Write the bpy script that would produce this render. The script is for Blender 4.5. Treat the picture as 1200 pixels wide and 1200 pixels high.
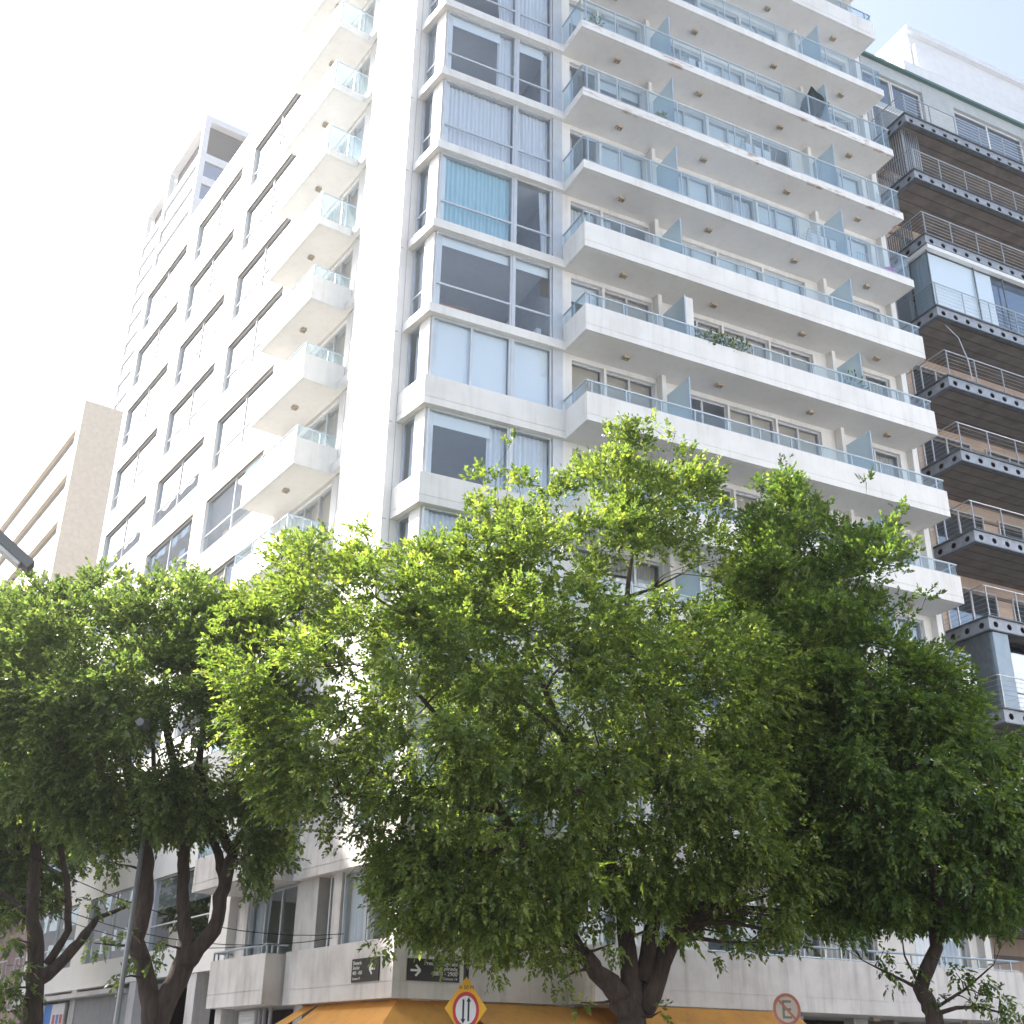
import bpy, math, random
import numpy as np
from mathutils import Vector, Matrix
R=math.radians
random.seed(7); rng=np.random.default_rng(11)
for o in list(bpy.data.objects): bpy.data.objects.remove(o)
SC=bpy.context.scene; COL=SC.collection

# ---------------------------------------------------------------- camera, light
CAMZ=1.6; FPX=1392.8
PIT=R(25.335); ROL=R(.9657)
cF=Vector((0,math.cos(PIT),math.sin(PIT))); cR0=Vector((1,0,0)); cU0=cR0.cross(cF)
cR=cR0*math.cos(ROL)+cU0*math.sin(ROL); cU=-cR0*math.sin(ROL)+cU0*math.cos(ROL)
cam=bpy.data.cameras.new('camera'); camo=bpy.data.objects.new('camera',cam); COL.objects.link(camo)
m=Matrix((cR,cU,-cF)).transposed().to_4x4(); m.translation=(0,0,CAMZ); camo.matrix_world=m
cam.sensor_width=36; cam.lens=36*FPX/1200; cam.clip_end=3000; cam.clip_start=.1
SC.camera=camo
SUN_AZ,SUN_EL=-66,42
GLARE_HAZE=.0004
w=bpy.data.worlds.new('World'); SC.world=w; w.use_nodes=True
nt=w.node_tree; bg=nt.nodes['Background']; sky=nt.nodes.new('ShaderNodeTexSky')
sky.sky_type='NISHITA'; sky.sun_disc=False; sky.sun_elevation=R(SUN_EL); sky.sun_rotation=R(SUN_AZ)
sky.altitude=20; sky.air_density=1.1; sky.dust_density=4.0; sky.ozone_density=1.0
hs=nt.nodes.new('ShaderNodeHueSaturation'); hs.inputs['Saturation'].default_value=.74; nt.links.new(sky.outputs[0],hs.inputs['Color']); nt.links.new(hs.outputs[0],bg.inputs[0]); bg.inputs[1].default_value=.11
sl=bpy.data.lights.new('sun','SUN'); sl.energy=5; sl.angle=R(.5); sl.color=(1,.95,.87)
so=bpy.data.objects.new('sun',sl); COL.objects.link(so)
sv=Vector((math.sin(R(SUN_AZ))*math.cos(R(SUN_EL)),math.cos(R(SUN_AZ))*math.cos(R(SUN_EL)),math.sin(R(SUN_EL))))
so.rotation_euler=sv.to_track_quat('Z','Y').to_euler(); so.location=(-60,20,80)
SC.view_settings.view_transform='Standard'; SC.view_settings.look='None'
SC.view_settings.exposure=1.83; SC.view_settings.gamma=1

# ---------------------------------------------------------------- materials
def newmat(name):
    m=bpy.data.materials.new(name); m.use_nodes=True; return m,m.node_tree,m.node_tree.nodes['Principled BSDF']
def N(t,ty,**k):
    n=t.nodes.new(ty)
    for a,b in k.items():
        if a in n.inputs: n.inputs[a].default_value=b
        else: setattr(n,a,b)
    return n
def plain(name,col,rough=.6,metal=0,var=.12,scale=3,bump=0,stretch=(1,1,1),spec=.5):
    m,t,p=newmat(name)
    tc=N(t,'ShaderNodeNewGeometry'); mp=N(t,'ShaderNodeMapping'); mp.inputs['Scale'].default_value=stretch
    t.links.new(tc.outputs['Position'],mp.inputs[0])
    n=N(t,'ShaderNodeTexNoise',Scale=scale,Detail=6,Roughness=.6); t.links.new(mp.outputs[0],n.inputs['Vector'])
    r=N(t,'ShaderNodeValToRGB'); r.color_ramp.elements[0].position=.3; r.color_ramp.elements[1].position=.7
    c=np.array(col); r.color_ramp.elements[0].color=(*(c*(1-var)),1); r.color_ramp.elements[1].color=(*np.minimum(c*(1+var*.5),.95),1)
    t.links.new(n.outputs[0],r.inputs[0]); t.links.new(r.outputs[0],p.inputs['Base Color'])
    p.inputs['Roughness'].default_value=rough; p.inputs['Metallic'].default_value=metal
    p.inputs['Specular IOR Level'].default_value=spec
    if bump:
        b=N(t,'ShaderNodeBump',Strength=bump,Distance=.02); n2=N(t,'ShaderNodeTexNoise',Scale=scale*8,Detail=4)
        t.links.new(mp.outputs[0],n2.inputs['Vector']); t.links.new(n2.outputs[0],b.inputs['Height']); t.links.new(b.outputs[0],p.inputs['Normal'])
    return m
def paint(name,col,dirt=(.42,.37,.31),amount=.35,rust=0,rough=.65):
    """painted render: blotches, vertical run-off streaks, optional rust patches"""
    m,t,p=newmat(name)
    g=N(t,'ShaderNodeNewGeometry')
    def noise(stretch,scale,det=6):
        mp=N(t,'ShaderNodeMapping'); mp.inputs['Scale'].default_value=stretch; t.links.new(g.outputs['Position'],mp.inputs[0])
        n=N(t,'ShaderNodeTexNoise',Scale=scale,Detail=det,Roughness=.62); t.links.new(mp.outputs[0],n.inputs['Vector']); return n
    def ramp(n,a,b):
        r=N(t,'ShaderNodeMapRange'); r.inputs[1].default_value=a; r.inputs[2].default_value=b; t.links.new(n.outputs[0],r.inputs[0]); return r
    a=ramp(noise((1,1,1),.9),.42,.75); b=ramp(noise((4,4,.35),1.3),.5,.8)
    mx=N(t,'ShaderNodeMath',operation='ADD'); t.links.new(a.outputs[0],mx.inputs[0]); t.links.new(b.outputs[0],mx.inputs[1])
    ml=N(t,'ShaderNodeMath',operation='MULTIPLY'); ml.inputs[1].default_value=amount; t.links.new(mx.outputs[0],ml.inputs[0])
    mix=N(t,'ShaderNodeMix',data_type='RGBA'); mix.inputs[6].default_value=(*col,1); mix.inputs[7].default_value=(*dirt,1)
    t.links.new(ml.outputs[0],mix.inputs[0]); out=mix.outputs[2]
    if rust:
        rn=ramp(noise((.9,.9,4),1.6),.55,.66); m2=N(t,'ShaderNodeMath',operation='MULTIPLY'); m2.inputs[1].default_value=rust; t.links.new(rn.outputs[0],m2.inputs[0])
        mm=N(t,'ShaderNodeMix',data_type='RGBA'); mm.inputs[7].default_value=(.33,.16,.09,1); t.links.new(out,mm.inputs[6]); t.links.new(m2.outputs[0],mm.inputs[0]); out=mm.outputs[2]
    t.links.new(out,p.inputs['Base Color']); p.inputs['Roughness'].default_value=rough
    bp=N(t,'ShaderNodeBump',Strength=.15,Distance=.01); t.links.new(noise((1,1,1),25,3).outputs[0],bp.inputs['Height']); t.links.new(bp.outputs[0],p.inputs['Normal'])
    return m
def glass(name,tint,refl=1.0,rough=0.0,dens=.0,ripple=0):
    """thin pane: transparent with fresnel mirror reflection; dens = share of diffuse body (frosted guard glass)"""
    m,t,p=newmat(name); t.nodes.remove(p); out=t.nodes['Material Output']
    tr=N(t,'ShaderNodeBsdfTransparent'); tr.inputs[0].default_value=(*tint,1)
    gl=N(t,'ShaderNodeBsdfGlossy'); gl.inputs[0].default_value=(.86,.93,1,1); gl.inputs['Roughness'].default_value=rough
    gm_=N(t,'ShaderNodeNewGeometry'); dp=N(t,'ShaderNodeVectorMath',operation='DOT_PRODUCT'); t.links.new(gm_.outputs['Incoming'],dp.inputs[0]); t.links.new(gm_.outputs['Normal'],dp.inputs[1])
    ab=N(t,'ShaderNodeMath',operation='ABSOLUTE'); t.links.new(dp.outputs['Value'],ab.inputs[0])
    om=N(t,'ShaderNodeMath',operation='SUBTRACT'); om.inputs[0].default_value=1; t.links.new(ab.outputs[0],om.inputs[1])
    pw=N(t,'ShaderNodeMath',operation='POWER'); pw.inputs[1].default_value=5; t.links.new(om.outputs[0],pw.inputs[0])
    ml=N(t,'ShaderNodeMath',operation='MULTIPLY_ADD',use_clamp=True); ml.inputs[1].default_value=.9; ml.inputs[2].default_value=.075*refl; t.links.new(pw.outputs[0],ml.inputs[0])
    mx=N(t,'ShaderNodeMixShader'); t.links.new(ml.outputs[0],mx.inputs[0])
    base=tr.outputs[0]
    if dens:
        df=N(t,'ShaderNodeBsdfDiffuse'); df.inputs[0].default_value=(.76,.83,.86,1); tl=N(t,'ShaderNodeBsdfTranslucent'); tl.inputs[0].default_value=(.62,.75,.82,1)
        ms=N(t,'ShaderNodeMixShader'); ms.inputs[0].default_value=.5; t.links.new(df.outputs[0],ms.inputs[1]); t.links.new(tl.outputs[0],ms.inputs[2])
        md=N(t,'ShaderNodeMixShader'); md.inputs[0].default_value=dens; t.links.new(base,md.inputs[1]); t.links.new(ms.outputs[0],md.inputs[2]); base=md.outputs[0]
    if ripple:
        g=N(t,'ShaderNodeNewGeometry'); n=N(t,'ShaderNodeTexNoise',Scale=.55,Detail=1); t.links.new(g.outputs['Position'],n.inputs['Vector'])
        b=N(t,'ShaderNodeBump',Strength=ripple,Distance=.1); t.links.new(n.outputs[0],b.inputs['Height']); t.links.new(b.outputs[0],gl.inputs['Normal'])
    t.links.new(base,mx.inputs[1]); t.links.new(gl.outputs[0],mx.inputs[2]); t.links.new(mx.outputs[0],out.inputs[0])
    return m
def cloth(name,col,tr=.3):
    m,t,p=newmat(name); out=t.nodes['Material Output']
    p.inputs['Base Color'].default_value=(*col,1); p.inputs['Roughness'].default_value=.9
    tl=N(t,'ShaderNodeBsdfTranslucent'); tl.inputs[0].default_value=(*col,1)
    mx=N(t,'ShaderNodeMixShader'); mx.inputs[0].default_value=tr
    t.links.new(p.outputs[0],mx.inputs[1]); t.links.new(tl.outputs[0],mx.inputs[2]); t.links.new(mx.outputs[0],out.inputs[0]); return m
def leafmat(name,c1,c2,c3,trc):
    m,t,p=newmat(name); out=t.nodes['Material Output']
    at=N(t,'ShaderNodeAttribute'); at.attribute_name='tone'
    r=N(t,'ShaderNodeValToRGB'); e=r.color_ramp.elements; e[0].color=(*c1,1); e[1].color=(*c3,1); e.new(.55).color=(*c2,1)
    t.links.new(at.outputs['Fac'],r.inputs[0]); t.links.new(r.outputs[0],p.inputs['Base Color']); p.inputs['Roughness'].default_value=.42
    p.inputs['Specular IOR Level'].default_value=.45
    tl=N(t,'ShaderNodeBsdfTranslucent'); mc=N(t,'ShaderNodeMix',data_type='RGBA',blend_type='MULTIPLY'); mc.inputs[0].default_value=1
    mc.inputs[7].default_value=(*trc,1); t.links.new(r.outputs[0],mc.inputs[6]); t.links.new(mc.outputs[2],tl.inputs[0])
    mx=N(t,'ShaderNodeMixShader'); mx.inputs[0].default_value=.5
    t.links.new(p.outputs[0],mx.inputs[1]); t.links.new(tl.outputs[0],mx.inputs[2]); t.links.new(mx.outputs[0],out.inputs[0]); return m
M={}
M['white']=paint('white_paint',(.80,.79,.77),dirt=(.36,.32,.27),amount=.24)
M['whiterust']=paint('white_paint_rusty',(.80,.79,.77),amount=.22,rust=.75)
M['soffit']=paint('soffit_paint',(.82,.79,.76),dirt=(.5,.46,.42),amount=.2)
M['lowwhite']=paint('street_level_paint',(.66,.64,.63),dirt=(.28,.25,.23),amount=.5)
M['wing']=paint('office_paint',(.80,.78,.75),amount=.12)
M['beigewall']=plain('beige_wall',(.74,.65,.53),.8,var=.1,bump=.1)
M['farwhite']=plain('far_tower_wall',(.75,.76,.78),.6,var=.06)
M['alu']=plain('aluminium',(.60,.63,.67),.4,.35,var=.08)
M['aluframe']=plain('painted_frame',(.58,.60,.63),.45,.2,var=.06)
M['rail']=plain('rail_metal',(.48,.56,.63),.35,.4,var=.08)
M['steel']=plain('dark_steel',(.16,.185,.205),.5,.3,var=.3,scale=5)
M['stain']=plain('stainless_rail',(.55,.57,.58),.3,.8,var=.1)
M['deck']=plain('deck_underside',(.21,.185,.17),.75,var=.3,scale=2,stretch=(1,1,1),bump=.2)
M['brown']=paint('brown_render',(.54,.42,.34),dirt=(.30,.21,.16),amount=.35)
M['greywall']=plain('grey_render',(.34,.34,.35),.8,var=.15,bump=.2)
M['dark']=plain('dark_interior',(.05,.045,.045),.8)
M['room']=plain('room_wall',(.42,.38,.34),.9)
M['office']=glass('office_glass',(.60,.63,.66),5.5,ripple=.04)
M['reveal']=plain('reveal_brown',(.38,.34,.31),.8,var=.1)
M['web']=plain('steel_web',(.34,.37,.42),.5,.2,var=.2,scale=5)
M['glass']=glass('window_glass',(.89,.95,1.0),1.8,ripple=.03)
M['dglass']=glass('dark_window_glass',(.35,.45,.56),4.0,ripple=.05)
M['guard']=glass('guard_glass',(.74,.86,.93),.9,dens=.16)
M['frost']=glass('frosted_glass',(.75,.84,.88),.6,rough=.15,dens=.65)
M['curw']=cloth('white_curtain',(.84,.84,.86),.15); M['curb']=cloth('blue_curtain',(.50,.72,.78),.15); M['curc']=cloth('cream_curtain',(.66,.60,.52))
M['blind']=cloth('white_blind',(.88,.89,.89),.1); M['blindc']=cloth('beige_blind',(.60,.50,.40),.15)
M['black']=plain('black_plate',(.018,.016,.017),.35,var=.1); M['signwhite']=plain('sign_white',(.75,.75,.75),.5,var=.03)
M['yellow']=plain('sign_yellow',(.82,.42,.01),.4,var=.06); M['red']=plain('sign_red',(.55,.03,.035),.4,var=.1); M['fadered']=plain('faded_red',(.62,.21,.15),.5,var=.12)
M['fadegrey']=plain('faded_grey',(.25,.25,.2),.5); M['backwhite']=plain('aged_sign_white',(.72,.63,.55),.5,var=.1)
M['awning']=paint('orange_canvas',(.60,.29,.06),dirt=(.30,.15,.05),amount=.5,rough=.85)
M['asphalt']=plain('asphalt',(.05,.05,.052),.9,var=.3,scale=6,bump=.4); M['pave']=plain('pavement',(.38,.365,.34),.85,var=.2,scale=2,bump=.2); M['kerb']=plain('kerb_stone',(.36,.35,.33),.8,var=.2)
M['bark']=plain('bark',(.075,.052,.042),.95,var=.5,scale=4,bump=1.0,stretch=(3,3,.7)); 
M['soil']=plain('soil',(.08,.055,.04),.95)
M['tan']=plain('tan_fixture',(.50,.42,.32),.5,var=.15); M['lampgrey']=plain('lamp_grey',(.17,.175,.17),.45,.3,var=.12)
M['terra']=plain('terracotta',(.45,.2,.12),.8); M['pink']=plain('pink_cloth',(.7,.2,.5),.8); M['dkgreen']=plain('parasol_canvas',(.03,.05,.05),.8)
M['postblue']=plain('poster_blue',(.05,.22,.62),.5,var=.1); M['redbar']=plain('red_balusters',(.62,.17,.10),.6); M['pinkwall']=paint('old_pink_wall',(.40,.27,.26),dirt=(.15,.11,.1),amount=.6)
M['wood']=plain('wood',(.22,.12,.06),.6,var=.3); M['wire']=plain('cable',(.02,.02,.02),.6); M['lamp']=plain('lamp_glass',(.7,.72,.7),.2)
M['leafA']=leafmat('leaves_bright',(.058,.100,.030),(.118,.172,.048),(.29,.33,.10),(2.0,2.0,.85))
M['leafB']=leafmat('leaves_deep',(.046,.088,.028),(.088,.143,.040),(.22,.27,.075),(1.9,1.95,.82))
M['leafC']=leafmat('leaves_dusky',(.055,.095,.036),(.100,.150,.052),(.24,.28,.10),(1.9,1.9,.9))

# ---------------------------------------------------------------- helpers
def az(a): a=R(a); return Vector((math.sin(a),math.cos(a),0))
class Frame:
    """vertical facade frame: u along the wall, d outward from it"""
    def __init__(s,o,a,sgn): s.o=Vector((o[0],o[1],0)); s.e=az(a); s.n=az(a+90*sgn); s.sgn=sgn
    def P(s,u,d,z): return s.o+s.e*u+s.n*d+Vector((0,0,z))
FR=Frame((1.91,26.81),64,1); LE=Frame((-9.29,32.52),-34.6,-1); CS=Frame((-2.26,26.09),-36,-1)
class MB:
    def __init__(s): s.v=[]; s.f=[]
    def add(s,vs,fs):
        n=len(s.v); s.v+= [tuple(v) for v in vs]; s.f+=[tuple(i+n for i in f) for f in fs]; return s
    def box(s,fr,u0,u1,d0,d1,z0,z1):
        vs=[fr.P(u,d,z) for z in(z0,z1) for d in(d0,d1) for u in(u0,u1)]
        fs=[(0,1,3,2),(4,6,7,5),(0,4,5,1),(2,3,7,6),(0,2,6,4),(1,5,7,3)]
        return s.add(vs,fs)
    def quad(s,*p): return s.add(p,[tuple(range(len(p)))])
    def prism(s,pts,z0,z1):
        n=len(pts); vs=[(p[0],p[1],z0) for p in pts]+[(p[0],p[1],z1) for p in pts]
        fs=[tuple(range(n))[::-1],tuple(range(n,2*n))]+[(i,(i+1)%n,(i+1)%n+n,i+n) for i in range(n)]
        return s.add(vs,fs)
    def tube(s,pts,rad,n=8,cap=True):
        pts=[Vector(p) for p in pts]; rad=rad if isinstance(rad,(list,tuple)) else [rad]*len(pts)
        rings=[]; up=None
        for i,p in enumerate(pts):
            t=(pts[min(i+1,len(pts)-1)]-pts[max(i-1,0)]).normalized()
            a=t.orthogonal().normalized() if up is None else (up-t*up.dot(t)).normalized()
            up=a; b=t.cross(a); rings.append([p+(a*math.cos(2*math.pi*k/n)+b*math.sin(2*math.pi*k/n))*rad[i] for k in range(n)])
        vs=[v for r in rings for v in r]; fs=[]
        for i in range(len(pts)-1):
            for k in range(n): fs.append((i*n+k,i*n+(k+1)%n,(i+1)*n+(k+1)%n,(i+1)*n+k))
        if cap: fs+=[tuple(range(n))[::-1],tuple((len(pts)-1)*n+k for k in range(n))]
        return s.add(vs,fs)
    def build(s,name,mat,parent=None,label=None,smooth=False,kind=None,origin=None):
        if not s.v: return None
        root=parent
        while root is not None and root.parent: root=root.parent
        off=Vector(root.location) if root is not None else Vector(origin or (0,0,0))
        me=bpy.data.meshes.new(name); me.from_pydata([tuple(Vector(v)-off) for v in s.v],[],s.f); me.update()
        if smooth: me.polygons.foreach_set('use_smooth',[True]*len(me.polygons))
        me.materials.append(mat); o=bpy.data.objects.new(name,me); COL.objects.link(o)
        if parent is not None: o.parent=parent
        elif origin: o.location=off
        if label: o['label']=label
        if kind: o['kind']=kind
        return o
def thing(name,label,cat,loc=(0,0,0),group=None):
    o=bpy.data.objects.new(name,None); COL.objects.link(o); o.location=loc; o.empty_display_size=.3
    o['label']=label; o['category']=cat
    if group: o['group']=group
    return o
def tag(o,label,cat,group=None):
    o['label']=label; o['category']=cat
    if group: o['group']=group
    return o
def curtain(mb,fr,u0,u1,d,z0,z1,amp=.035,per=.13,seed=0,pull=0):
    r=random.Random(seed); n=max(8,int((u1-u0)/per*5)); top=[];bot=[];ph=r.random()*6
    for i in range(n+1):
        t=i/n; u=u0+(u1-u0)*t; a=amp*(math.sin(2*math.pi*(u-u0)/per+ph+1.3*math.sin(u*3.1+ph))+.4*math.sin(u*17+ph))
        top.append(fr.P(u,d+a*.7,z1)); ub=u if not pull else u1-(u1-u)*(1-pull); bot.append(fr.P(ub,d+a*1.25,z0))
    mid=[(a+b)/2 for a,b in zip(top,bot)]
    vs=top+mid+bot; k=n+1
    mb.add(vs,[(i,i+1,i+1+k,i+k) for i in range(n)]+[(i+k,i+1+k,i+1+2*k,i+2*k) for i in range(n)])

# window: frame object with pane / curtain / blind children
wseed=[0]
def window(parent,fr,u0,u1,z0,z1,d,leaves=2,style='curtain',name='window',fw=.055,transom=None,gm='glass',fm='aluframe',label=None):
    wseed[0]+=1; s=wseed[0]; rr=random.Random(s)
    mb=MB(); dep=.07
    mb.box(fr,u0,u0+fw,d-dep,d,z0,z1); mb.box(fr,u1-fw,u1,d-dep,d,z0,z1)
    mb.box(fr,u0+fw,u1-fw,d-dep,d-.002,z0,z0+fw); mb.box(fr,u0+fw,u1-fw,d-dep,d-.002,z1-fw,z1)
    for i in range(1,leaves):
        um=u0+(u1-u0)*i/leaves; mb.box(fr,um-fw*.6,um+fw*.6,d-dep-.01,d-.004,z0+fw,z1-fw)
    if transom: mb.box(fr,u0+fw,u1-fw,d-dep+.005,d-.006,transom-fw/2,transom+fw/2)
    f=mb.build(name,M[fm],parent,label)
    MB().quad(fr.P(u0+.02,d-.04,z0+.02),fr.P(u1-.02,d-.04,z0+.02),fr.P(u1-.02,d-.04,z1-.02),fr.P(u0+.02,d-.04,z1-.02)).build('pane',M[gm],f)
    w=u1-u0
    def bl(a,b,zb,m): 
        MB().box(fr,a,b,d-.135,d-.125,zb,z1-.04).build('blind',M[m],f)
    def cu(a,b,m,pull=0):
        c=MB(); curtain(c,fr,a,b,d-.2,z0+.03,z1-.05,seed=s,pull=pull); c.build('curtain',M[m],f,smooth=True)
    e=.06
    if style=='curtain': cu(u0+e,u1-e,'curw')
    elif style=='cream': cu(u0+e,u1-e,'curc')
    elif style=='blue': cu(u0+e,u1-e,'curb')
    elif style=='blind': bl(u0+e,u1-e,z0+.05,'blind')
    elif style=='beige': bl(u0+e,u1-e,z0+(z1-z0)*rr.choice([.05,.25,.5]),'blindc')
    elif style=='half': bl(u0+e,u1-e,z0+(z1-z0)*rr.uniform(.45,.85),'blind')
    elif style=='side': cu(u0+e,u0+w*rr.uniform(.2,.4),'curw')
    elif style=='sider': cu(u1-w*.3,u1-e,'curw',pull=.35)
    elif style=='topblind_r': bl(u0+e,u1-.22*w,z1-.42,'blind'); cu(u1-w*.24,u1-e,'curw')
    elif style=='topblind': bl(u0+e,u1-e,z1-.34,'blind')
    elif style=='mix': bl(u0+e,u0+w*.5,z0+(z1-z0)*.5,'blindc'); cu(u0+w*.52,u1-e,'curc')
    return f
def Z(k): return 30.99+2.8*k

# ================================================================ SETTING
g=MB(); g.quad((-900,-900,0),(900,-900,0),(900,900,0),(-900,900,0)); g.build('ground',M['asphalt'],kind='structure')
def fpt(fr,u,d): v=fr.P(u,d,0); return (v.x,v.y)
pv=MB()
pc=[fpt(FR,-5.6,3.2),fpt(FR,-4.6,4.3),fpt(FR,60,4.3),fpt(FR,60,-30),fpt(LE,60,-30),fpt(LE,60,2.6),fpt(LE,-9.2,2.6)]
pv.prism(pc,-.05,.13); pv.build('pavement',M['pave'],kind='structure')
kb=MB(); kb.box(FR,-4.6,60,4.3,4.46,-.05,.134); kb.box(LE,-9.2,60,2.6,2.76,-.05,.134); kb.build('kerb',M['kerb'],kind='structure')

# ================================================================ MAIN APARTMENT BUILDING
main=thing('apartment_building','white corner apartment block with long stacked balconies and glazed corner bay','building',(1,30,0))
G=FR.P(-3.95,-1.35,0)
side_az=-36
# floor plates (one part: all storeys' slabs inside the envelope)
P1=fpt(FR,-3.93,-1.37); P2=fpt(FR,12.5,-1.37); P3=fpt(FR,12.5,-13.5); P4=fpt(LE,-.62,-2.32); P5=fpt(LE,-8.0,-2.32)
fp=MB()
for k in range(-10,4): fp.prism([P1,P2,P3,P4,P5],Z(k)+.004,Z(k)+.285)
fp.build('floor_plate',M['soffit'],main)
core=MB()
c1=fpt(FR,-.3,-4.6); c2=fpt(FR,12.45,-4.6); c3=fpt(FR,12.45,-13.2); c4=fpt(LE,-.8,-5.6); c5=fpt(LE,-5.2,-5.6)
core.prism([c1,c2,c3,c4,c5],.13,Z(3)+.0)
core.build('room_wall',M['room'],main)
part=MB()   # cross partitions between flats
for u in(3.35,9.65): part.box(FR,u-.06,u+.06,-4.6,-1.6,.13,Z(3))
part.box(FR,-.35,-.25,-4.5,-1.5,.13,Z(3)); part.build('partition',M['room'],main)
# right end wall, pipes
ew=MB(); ew.box(FR,12.5,12.72,-13.5,-1.05,.13,Z(3)+1.2); ew.build('end_wall',M['white'],main)
for i,(u,r) in enumerate(((12.98,.07),(13.2,.05))):
    MB().tube([FR.P(u,-1.5,.2),FR.P(u,-1.5,Z(3))],r,8).build('drain_pipe',M['greywall'],main)
# wall piers and lintels behind the balconies
UN=[(.28,1.32,1),(1.40,3.02,2),(3.85,5.55,2),(5.62,7.32,2),(7.39,9.05,2),(10.30,12.22,2)]
piers=[(-.30,.28),(1.32,1.40),(3.02,3.85),(5.55,5.62),(7.32,7.39),(9.05,10.30),(12.22,12.5)]
wl=MB()
for k in range(-9,4):
    z0=Z(k-1)+.286; z1=Z(k)+.003
    for a,b in piers: wl.box(FR,a,b,-1.55,-1.30,z0,z1)
    for a,b,_ in UN: wl.box(FR,a,b,-1.55,-1.302,z1-.16,z1)
wl.build('facade_wall',M['white'],main)
st={3:['half','curtain','half','blind','half','curtain'],2:['side','half','curtain','half','blind','half'],
 1:['half','half','curtain','half','half','curtain'],0:['side','half','half','half','side','half'],
 -1:['side','half','blind','curtain','half','blind'],-2:['curtain','side','blind','blind','blind','curtain'],
 -3:['half','beige','beige','beige','beige','mix'],-4:['beige','beige','side','blindc_','beige','mix'],
 -5:['curtain','cream','cream','beige','mix','cream']}
for k in range(-9,4):
    z0=Z(k-1)+.286; z1=Z(k)+.003-.16
    ss=st.get(k,['curtain','cream','half','mix','cream','curtain'])
    for (a,b,l),s in zip(UN,ss):
        window(main,FR,a,b,z0,z1,-1.40,l,'beige' if s=='blindc_' else s,fm='aluframe')
# balcony slabs, front
def guard_posts(mb,fr,us,d,z0,z1,wd=.035):
    for u in us: mb.box(fr,u-wd/2,u+wd/2,d-.02,d+.02,z0,z1)
postu=[.18,1.25,2.35,3.45,4.55,5.65,6.75,7.85,8.95,10.05,11.15,12.25]
def ceiling_lamp(parent,fr,u,d,z):
    mb=MB(); p=fr.P(u,d,0); e,n=fr.e,fr.n
    def ring(w,h,zz): return [p+e*w+n*h+Vector((0,0,zz)),p-e*w+n*h+Vector((0,0,zz)),p-e*w-n*h+Vector((0,0,zz)),p+e*w-n*h+Vector((0,0,zz))]
    v=ring(.085,.07,z)+ring(.10,.085,z-.09); mb.add(v,[(0,1,5,4),(1,2,6,5),(2,3,7,6),(3,0,4,7),(0,3,2,1)])
    v2=ring(.09,.07,z-.10); mb.add(ring(.10,.085,z-.09)+ring(.07,.055,z-.09),[(0,1,5,4),(1,2,6,5),(2,3,7,6),(3,0,4,7)])
    mb.add(ring(.07,.055,z-.09)+ring(.07,.055,z-.035),[(0,1,5,4),(1,2,6,5),(2,3,7,6),(3,0,4,7),(4,5,6,7)])
    mb.tube([p+Vector((0,0,z-.045)),p+Vector((0,0,z-.095))],.03,8)
    mb.build('ceiling_lamp',M['tan'],parent)
def solid(k): return k<=-3 or k>=2
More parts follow.
